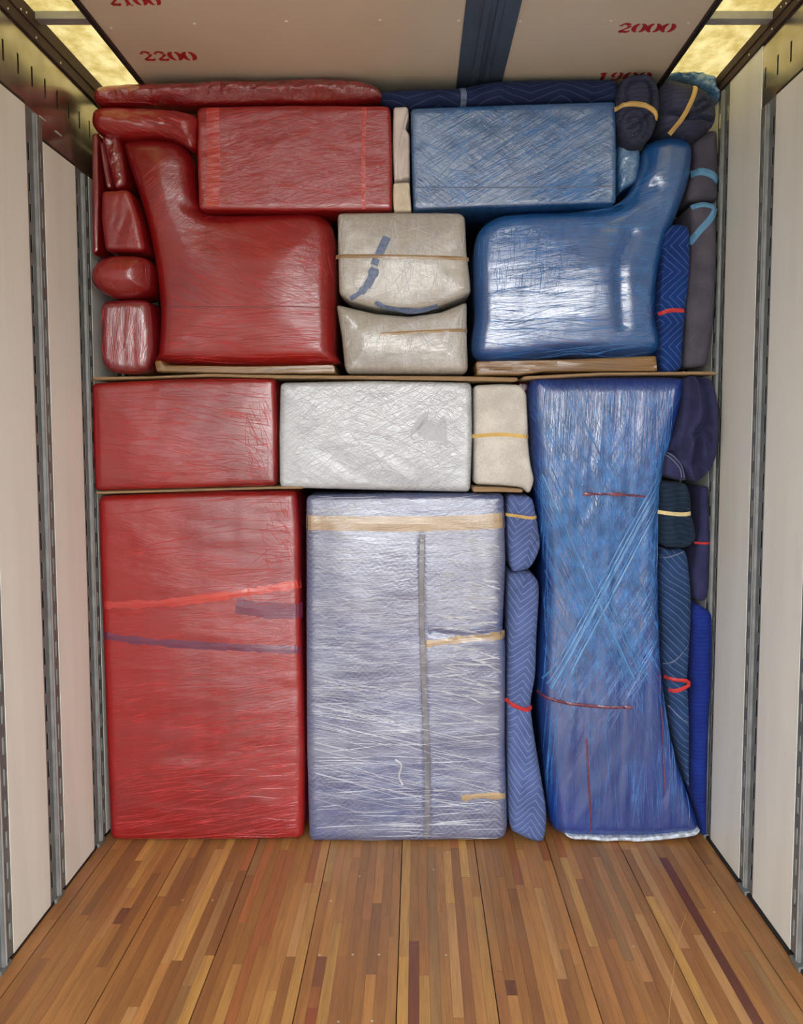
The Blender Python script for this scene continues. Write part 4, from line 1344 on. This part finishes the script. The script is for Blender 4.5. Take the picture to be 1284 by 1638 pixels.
# --- dusty blue blankets between cabinet and settee
b = bundle('quilted_blanket', 'dusty blue quilted blanket bunched under a yellow band below the grey felt blanket', 'blanket',
           [(813, 796), (830, 794), (850, 797), (857, 820), (862, 850), (864, 876), (852, 904), (838, 913), (818, 910), (812, 850)], MAT['periwinkle'], Y=3.40, thick=0.35, r=0.035, ry=0.035, res=0.007,
           creases=(([(812, 824), (840, 828), (860, 830)], 4, 0.014), ([(830, 798), (826, 826), (816, 850)], 2.5, 0.01), ([(860, 866), (848, 884), (846, 902)], 2.5, 0.014), ([(845, 830), (838, 860)], 3, 0.006)))
ribbon(b, 'strap', [(810, 824), (828, 826), (848, 829), (860, 828)], 5, MAT['yellow_band'], 0.001, 0.004, label='yellow rubber band')
b = bundle('quilted_blanket', 'tall dusty blue quilted blanket with red band standing on the floor', 'blanket',
           [(813, 928), (824, 918), (840, 916), (858, 926), (863, 950), (859, 1020), (857, 1080), (850, 1130), (857, 1190), (867, 1250), (875, 1308), (869, 1347), (850, 1346), (828, 1336), (816, 1322), (813, 1250), (812, 1130), (813, 1020)], MAT['periwinkle'], Y=3.38, thick=0.35, r=0.04, ry=0.045, res=0.008,
           creases=(([(814, 950), (830, 946), (848, 924)], 2.6, 0.014), ([(846, 922), (842, 940), (824, 962)], 2.4, 0.010), ([(812, 1126), (832, 1132), (852, 1136)], 5, 0.018), ([(818, 1000), (830, 1060), (828, 1120)], 5, 0.006), ([(830, 1140), (838, 1220), (850, 1330)], 6, 0.008)))
ribbon(b, 'strap', [(810, 1124), (826, 1132), (842, 1137), (853, 1137)], 6, MAT['red_band'], 0.001, 0.005, label='red rubber band')

# --- blue settee standing on end
b = bundle('wrapped_settee', 'tall blue film wrapped settee standing on end on the floor, flared at its foot', 'settee',
           [(850, 608), (900, 603), (1000, 602), (1085, 603), (1095, 610), (1091, 645), (1077, 700), (1063, 752), (1057, 810), (1055, 900), (1057, 1000), (1061, 1080), (1070, 1150), (1085, 1220), (1104, 1275), (1119, 1322), (1108, 1334), (1060, 1340), (1000, 1343), (930, 1341), (896, 1336), (882, 1322), (877, 1290), (868, 1200), (862, 1110), (864, 1040), (868, 960), (867, 880), (859, 800), (851, 700)],
           MAT['blue_v'], Y=3.41, thick=0.6, r=0.06, ry=0.07, bulge=0.012, wr=((88, 34, 20, 0.0035), (88, 12, 12, 0.004), (62, 20, 10, 0.0015)), res=0.0105)
strands(b, 520, 88.5, 2, (0.08, 0.5), MAT['strand_blue'], region=(860, 605, 1075, 880))
strands(b, 150, 88, 2.5, (0.1, 0.5), MAT['strand_blue'], region=(865, 800, 960, 1330))
strands(b, 130, 92, 5, (0.08, 0.35), MAT['strand_blue'], region=(950, 1080, 1110, 1335))
strands(b, 300, -64, 3, (0.2, 0.75), MAT['strand_blue'], region=(860, 690, 1010, 1060))
strands(b, 340, 60, 4, (0.2, 0.7), MAT['strand_blue'], region=(925, 740, 1058, 1100))
strands(b, 160, -62, 6, (0.1, 0.3), MAT['strand_blue'], region=(980, 850, 1058, 1060))
for k in range(6):
    d = (k - 2.5) * 5 + random.uniform(-2, 2)
    ribbon(b, 'film_band', [(1060 + d * 0.5, 772 + d), (1000 + d * 0.6, 880 + d), (915 + d * 0.8, 1040 + d * 0.6), (880 + d, 1100 + d)], random.choice((1.4, 2.0, 3.0)), MAT['blue_band'], 0.003, 0.0015, fray=0.3)
    ribbon(b, 'film_band', [(866 + d, 760 - d), (905 + d, 850 - d), (960 + d, 975 - d), (1012 + d, 1085 - d)], random.choice((1.4, 2.0, 3.0)), MAT['blue_band'], 0.003, 0.0015, fray=0.3)
ribbon(b, 'strap', [(862, 1112), (900, 1122), (950, 1128), (1010, 1130)], 5, MAT['dull_red'], 0.005, 0.001, label='red strap dulled by the film')
ribbon(b, 'strap', [(930, 790), (980, 790), (1030, 794)], 5, MAT['dull_red'], 0.005, 0.001, fray=0.5)
ribbon(b, 'strap', [(1058, 1130), (1060, 1200), (1063, 1270)], 2, MAT['dull_red'], 0.004, 0.001)
ribbon(b, 'strap', [(937, 1180), (941, 1260), (945, 1335)], 3, MAT['dull_red'], 0.004, 0.001)
hem = bundle('film_hem', None, None, [(905, 1335), (940, 1338), (1000, 1340), (1060, 1337), (1105, 1331), (1120, 1326), (1108, 1338), (1060, 1344), (1000, 1346), (950, 1345), (915, 1341)], MAT['film_edge'], Y=3.40, thick=0.05, r=0.006, ry=0.01, jag=0.004, res=0.007,
             wr=((5, 60, 3, 0.006),), parent=b.o)
hem.o['label'] = 'bunched clear film hem on the floor'

# --- right edge, lower
b = bundle('crumpled_blanket', 'crumpled dark navy blanket stuffed beside the top of the blue settee', 'blanket',
           [(1100, 606), (1122, 602), (1142, 612), (1151, 655), (1150, 715), (1140, 748), (1120, 770), (1106, 766), (1094, 748), (1083, 730), (1086, 700), (1097, 655)], MAT['navy_plush'], Y=3.37, thick=0.45, r=0.05, ry=0.05, res=0.005,
           creases=(([(1107, 608), (1106, 650), (1096, 690), (1086, 720)], 4.5, 0.04), ([(1126, 606), (1134, 640), (1132, 670), (1120, 692), (1116, 730), (1122, 764)], 6, 0.06), ([(1120, 690), (1100, 702), (1090, 716)], 4, 0.02), ([(1096, 735), (1108, 742), (1118, 738)], 4, 0.02), ([(1128, 690), (1138, 720), (1134, 748)], 4, 0.025), ([(1104, 640), (1114, 660), (1112, 690)], 4, 0.012)),
           lumps=((1112, 660, 12, 40, 0.03), (1143, 680, 8, 50, 0.03), (1106, 715, 10, 12, 0.02)), wr=((70, 40, 2, 0.005),))
b = bundle('blanket_corner', 'navy blanket corner with pale piping below the crumpled navy blanket', 'blanket',
           [(1066, 728), (1078, 723), (1090, 740), (1096, 756), (1098, 769), (1080, 767), (1063, 760)], MAT['navy_plush'], Y=3.39, thick=0.3, r=0.02, ry=0.02, res=0.006, mode='box', rc=4)
ribbon(b, 'piping', [(1070, 724), (1082, 734), (1092, 748), (1095, 768)], 1.6, MAT['piping'], 0.001, 0.002)
ribbon(b, 'piping', [(1066, 727), (1078, 738), (1088, 751), (1090, 768)], 1.4, MAT['piping'], 0.001, 0.002)
b = bundle('quilted_blanket', 'slate blue blanket bundle tied with a cream band, right of the settee', 'blanket',
           [(1060, 774), (1075, 772), (1098, 775), (1106, 800), (1107, 822), (1112, 842), (1113, 862), (1100, 876), (1080, 876), (1061, 870), (1059, 820)], MAT['teal'], Y=3.38, thick=0.35, r=0.035, ry=0.035, res=0.006,
           creases=(([(1058, 820), (1080, 822), (1108, 822)], 4, 0.014), ([(1080, 780), (1086, 800), (1084, 818)], 3, 0.014), ([(1086, 830), (1082, 846), (1092, 862), (1104, 856), (1098, 842), (1090, 832)], 2.5, 0.016)))
ribbon(b, 'strap', [(1056, 820), (1075, 822), (1092, 823), (1108, 822)], 6, MAT['cream_band'], 0.001, 0.004, label='cream rubber band')
b = bundle('blanket_strip', 'narrow navy blanket with thin red band against the right wall', 'blanket',
           [(1120, 778), (1134, 778), (1136, 870), (1134, 945), (1128, 962), (1112, 961), (1107, 920), (1114, 880), (1119, 850)], MAT['navy_plush'], Y=3.46, thick=0.3, r=0.025, ry=0.025, res=0.008, mode='box', rc=5, creases=(([(1106, 868), (1136, 869)], 3, 0.006),))
ribbon(b, 'strap', [(1108, 869), (1136, 869)], 3.5, MAT['red_band'], 0.007, 0.004, label='thin red band', smooth=False)
b = bundle('quilted_blanket', 'long denim blue quilted blanket with doubled red band, right of the settee', 'blanket',
           [(1059, 884), (1075, 880), (1097, 882), (1104, 920), (1107, 970), (1104, 1040), (1101, 1090), (1104, 1150), (1104, 1230), (1103, 1262), (1096, 1240), (1080, 1180), (1070, 1110), (1063, 1050), (1059, 950)], MAT['denim'], Y=3.43, thick=0.4, r=0.035, ry=0.04, res=0.008,
           creases=(([(1060, 1094), (1080, 1094), (1104, 1094)], 7, 0.014), ([(1058, 890), (1080, 886), (1096, 880)], 2.5, 0.008), ([(1066, 1066), (1088, 1050), (1106, 1030)], 2.5, 0.008), ([(1072, 1125), (1086, 1140), (1100, 1160)], 2.5, 0.008)))
ribbon(b, 'strap', [(1062, 1086), (1080, 1088), (1098, 1090), (1103, 1096), (1090, 1103), (1072, 1107)], 6, MAT['red_band'], 0.001, 0.005, label='doubled red rubber band')
ribbon(b, 'piping', [(1059, 894), (1078, 889), (1096, 883)], 1.6, MAT['piping'], 0.001, 0.002)
ribbon(b, 'piping', [(1064, 1066), (1084, 1054), (1105, 1030)], 1.6, MAT['piping'], 0.001, 0.002)
ribbon(b, 'piping', [(1070, 1130), (1086, 1146), (1102, 1158)], 1.6, MAT['piping'], 0.001, 0.002)
b = bundle('quilted_blanket', 'bright royal blue blanket standing in the lower right corner against the wall', 'blanket',
           [(1109, 968), (1116, 966), (1138, 980), (1140, 992), (1138, 1100), (1134, 1180), (1132, 1260), (1131, 1338), (1122, 1338), (1121, 1318), (1108, 1272), (1107, 1200), (1108, 1100)], MAT['royal_bright'], Y=3.43, thick=0.35, r=0.03, ry=0.035, res=0.008, mode='box', rc=5,
           creases=(([(1110, 1060), (1120, 1090), (1136, 1100)], 3, 0.006), ([(1110, 1215), (1122, 1232), (1132, 1240)], 3, 0.005)))

# --- small things on the floor
p = [Wz(x, y, 0.0015) for x, y in ((1097, 1463), (1088, 1490), (1080, 1530), (1075, 1575), (1071, 1610), (1069, 1650))]
bm = bmesh.new()
rings = []
for q in catmull([tuple(v) for v in p], False, 6):
    rings.append([bm.verts.new((q[0] + 0.0009 * math.cos(a), q[1], 0.0014 + 0.0009 * math.sin(a))) for a in (0.5, 2.6, 4.7)])
for r0, r1 in zip(rings[:-1], rings[1:]):
    for i in range(3):
        bm.faces.new((r0[i], r0[(i + 1) % 3], r1[(i + 1) % 3], r1[i]))
org = Vector(p[2])
for v in bm.verts:
    v.co -= Vector((org.x, org.y, 0))
bmesh.ops.recalc_face_normals(bm, faces=bm.faces)
me = bpy.data.meshes.new('thread')
bm.to_mesh(me)
bm.free()
tag(link('thread', me, MAT['thread'], None, (org.x, org.y, 0)), 'thin pale thread lying on the floor strips at lower right', 'thread')

q = Wz(6, 1622, 0)
sh = bpy.data.objects.new('shoe', None)
COL.objects.link(sh)
sh.location = (q.x - 0.03, q.y - 0.14, 0)
sh.rotation_euler = (0, 0, math.radians(14))
tag(sh, 'blue rounded shoe tip poking in at the lower left corner of the floor', 'shoe')


def shoe_loft(name, secs, mat):
    bm = bmesh.new()
    rings = []
    for (y, hw, z0, z1) in secs:
        rings.append([bm.verts.new((hw * math.copysign(abs(math.cos(a)) ** 0.8, math.cos(a)), y, (z0 + z1) / 2 + (z1 - z0) / 2 * math.copysign(abs(math.sin(a)) ** 0.8, math.sin(a)))) for a in [i * math.tau / 14 for i in range(14)]])
    for r0, r1 in zip(rings[:-1], rings[1:]):
        for i in range(14):
            bm.faces.new((r0[i], r0[(i + 1) % 14], r1[(i + 1) % 14], r1[i]))
    bm.faces.new(rings[0])
    bm.faces.new(rings[-1][::-1])
    bmesh.ops.recalc_face_normals(bm, faces=bm.faces)
    me = bpy.data.meshes.new(name)
    bm.to_mesh(me)
    bm.free()
    me.polygons.foreach_set('use_smooth', [True] * len(me.polygons))
    o = bpy.data.objects.new(name, me)
    COL.objects.link(o)
    me.materials.append(mat)
    o.parent = sh
    return o


shoe_loft('sole', [(-0.14, 0.018, 0.001, 0.02), (-0.12, 0.033, 0.001, 0.024), (-0.04, 0.034, 0.001, 0.022), (0.05, 0.044, 0.001, 0.02), (0.10, 0.038, 0.001, 0.02), (0.135, 0.018, 0.002, 0.018)], MAT['sole'])
shoe_loft('upper', [(-0.135, 0.015, 0.018, 0.075), (-0.115, 0.03, 0.016, 0.095), (-0.05, 0.032, 0.016, 0.09), (0.02, 0.038, 0.014, 0.07), (0.07, 0.040, 0.014, 0.055), (0.11, 0.03, 0.014, 0.046), (0.132, 0.012, 0.016, 0.034)], MAT['shoe'])
print('floor strips', n_strips)
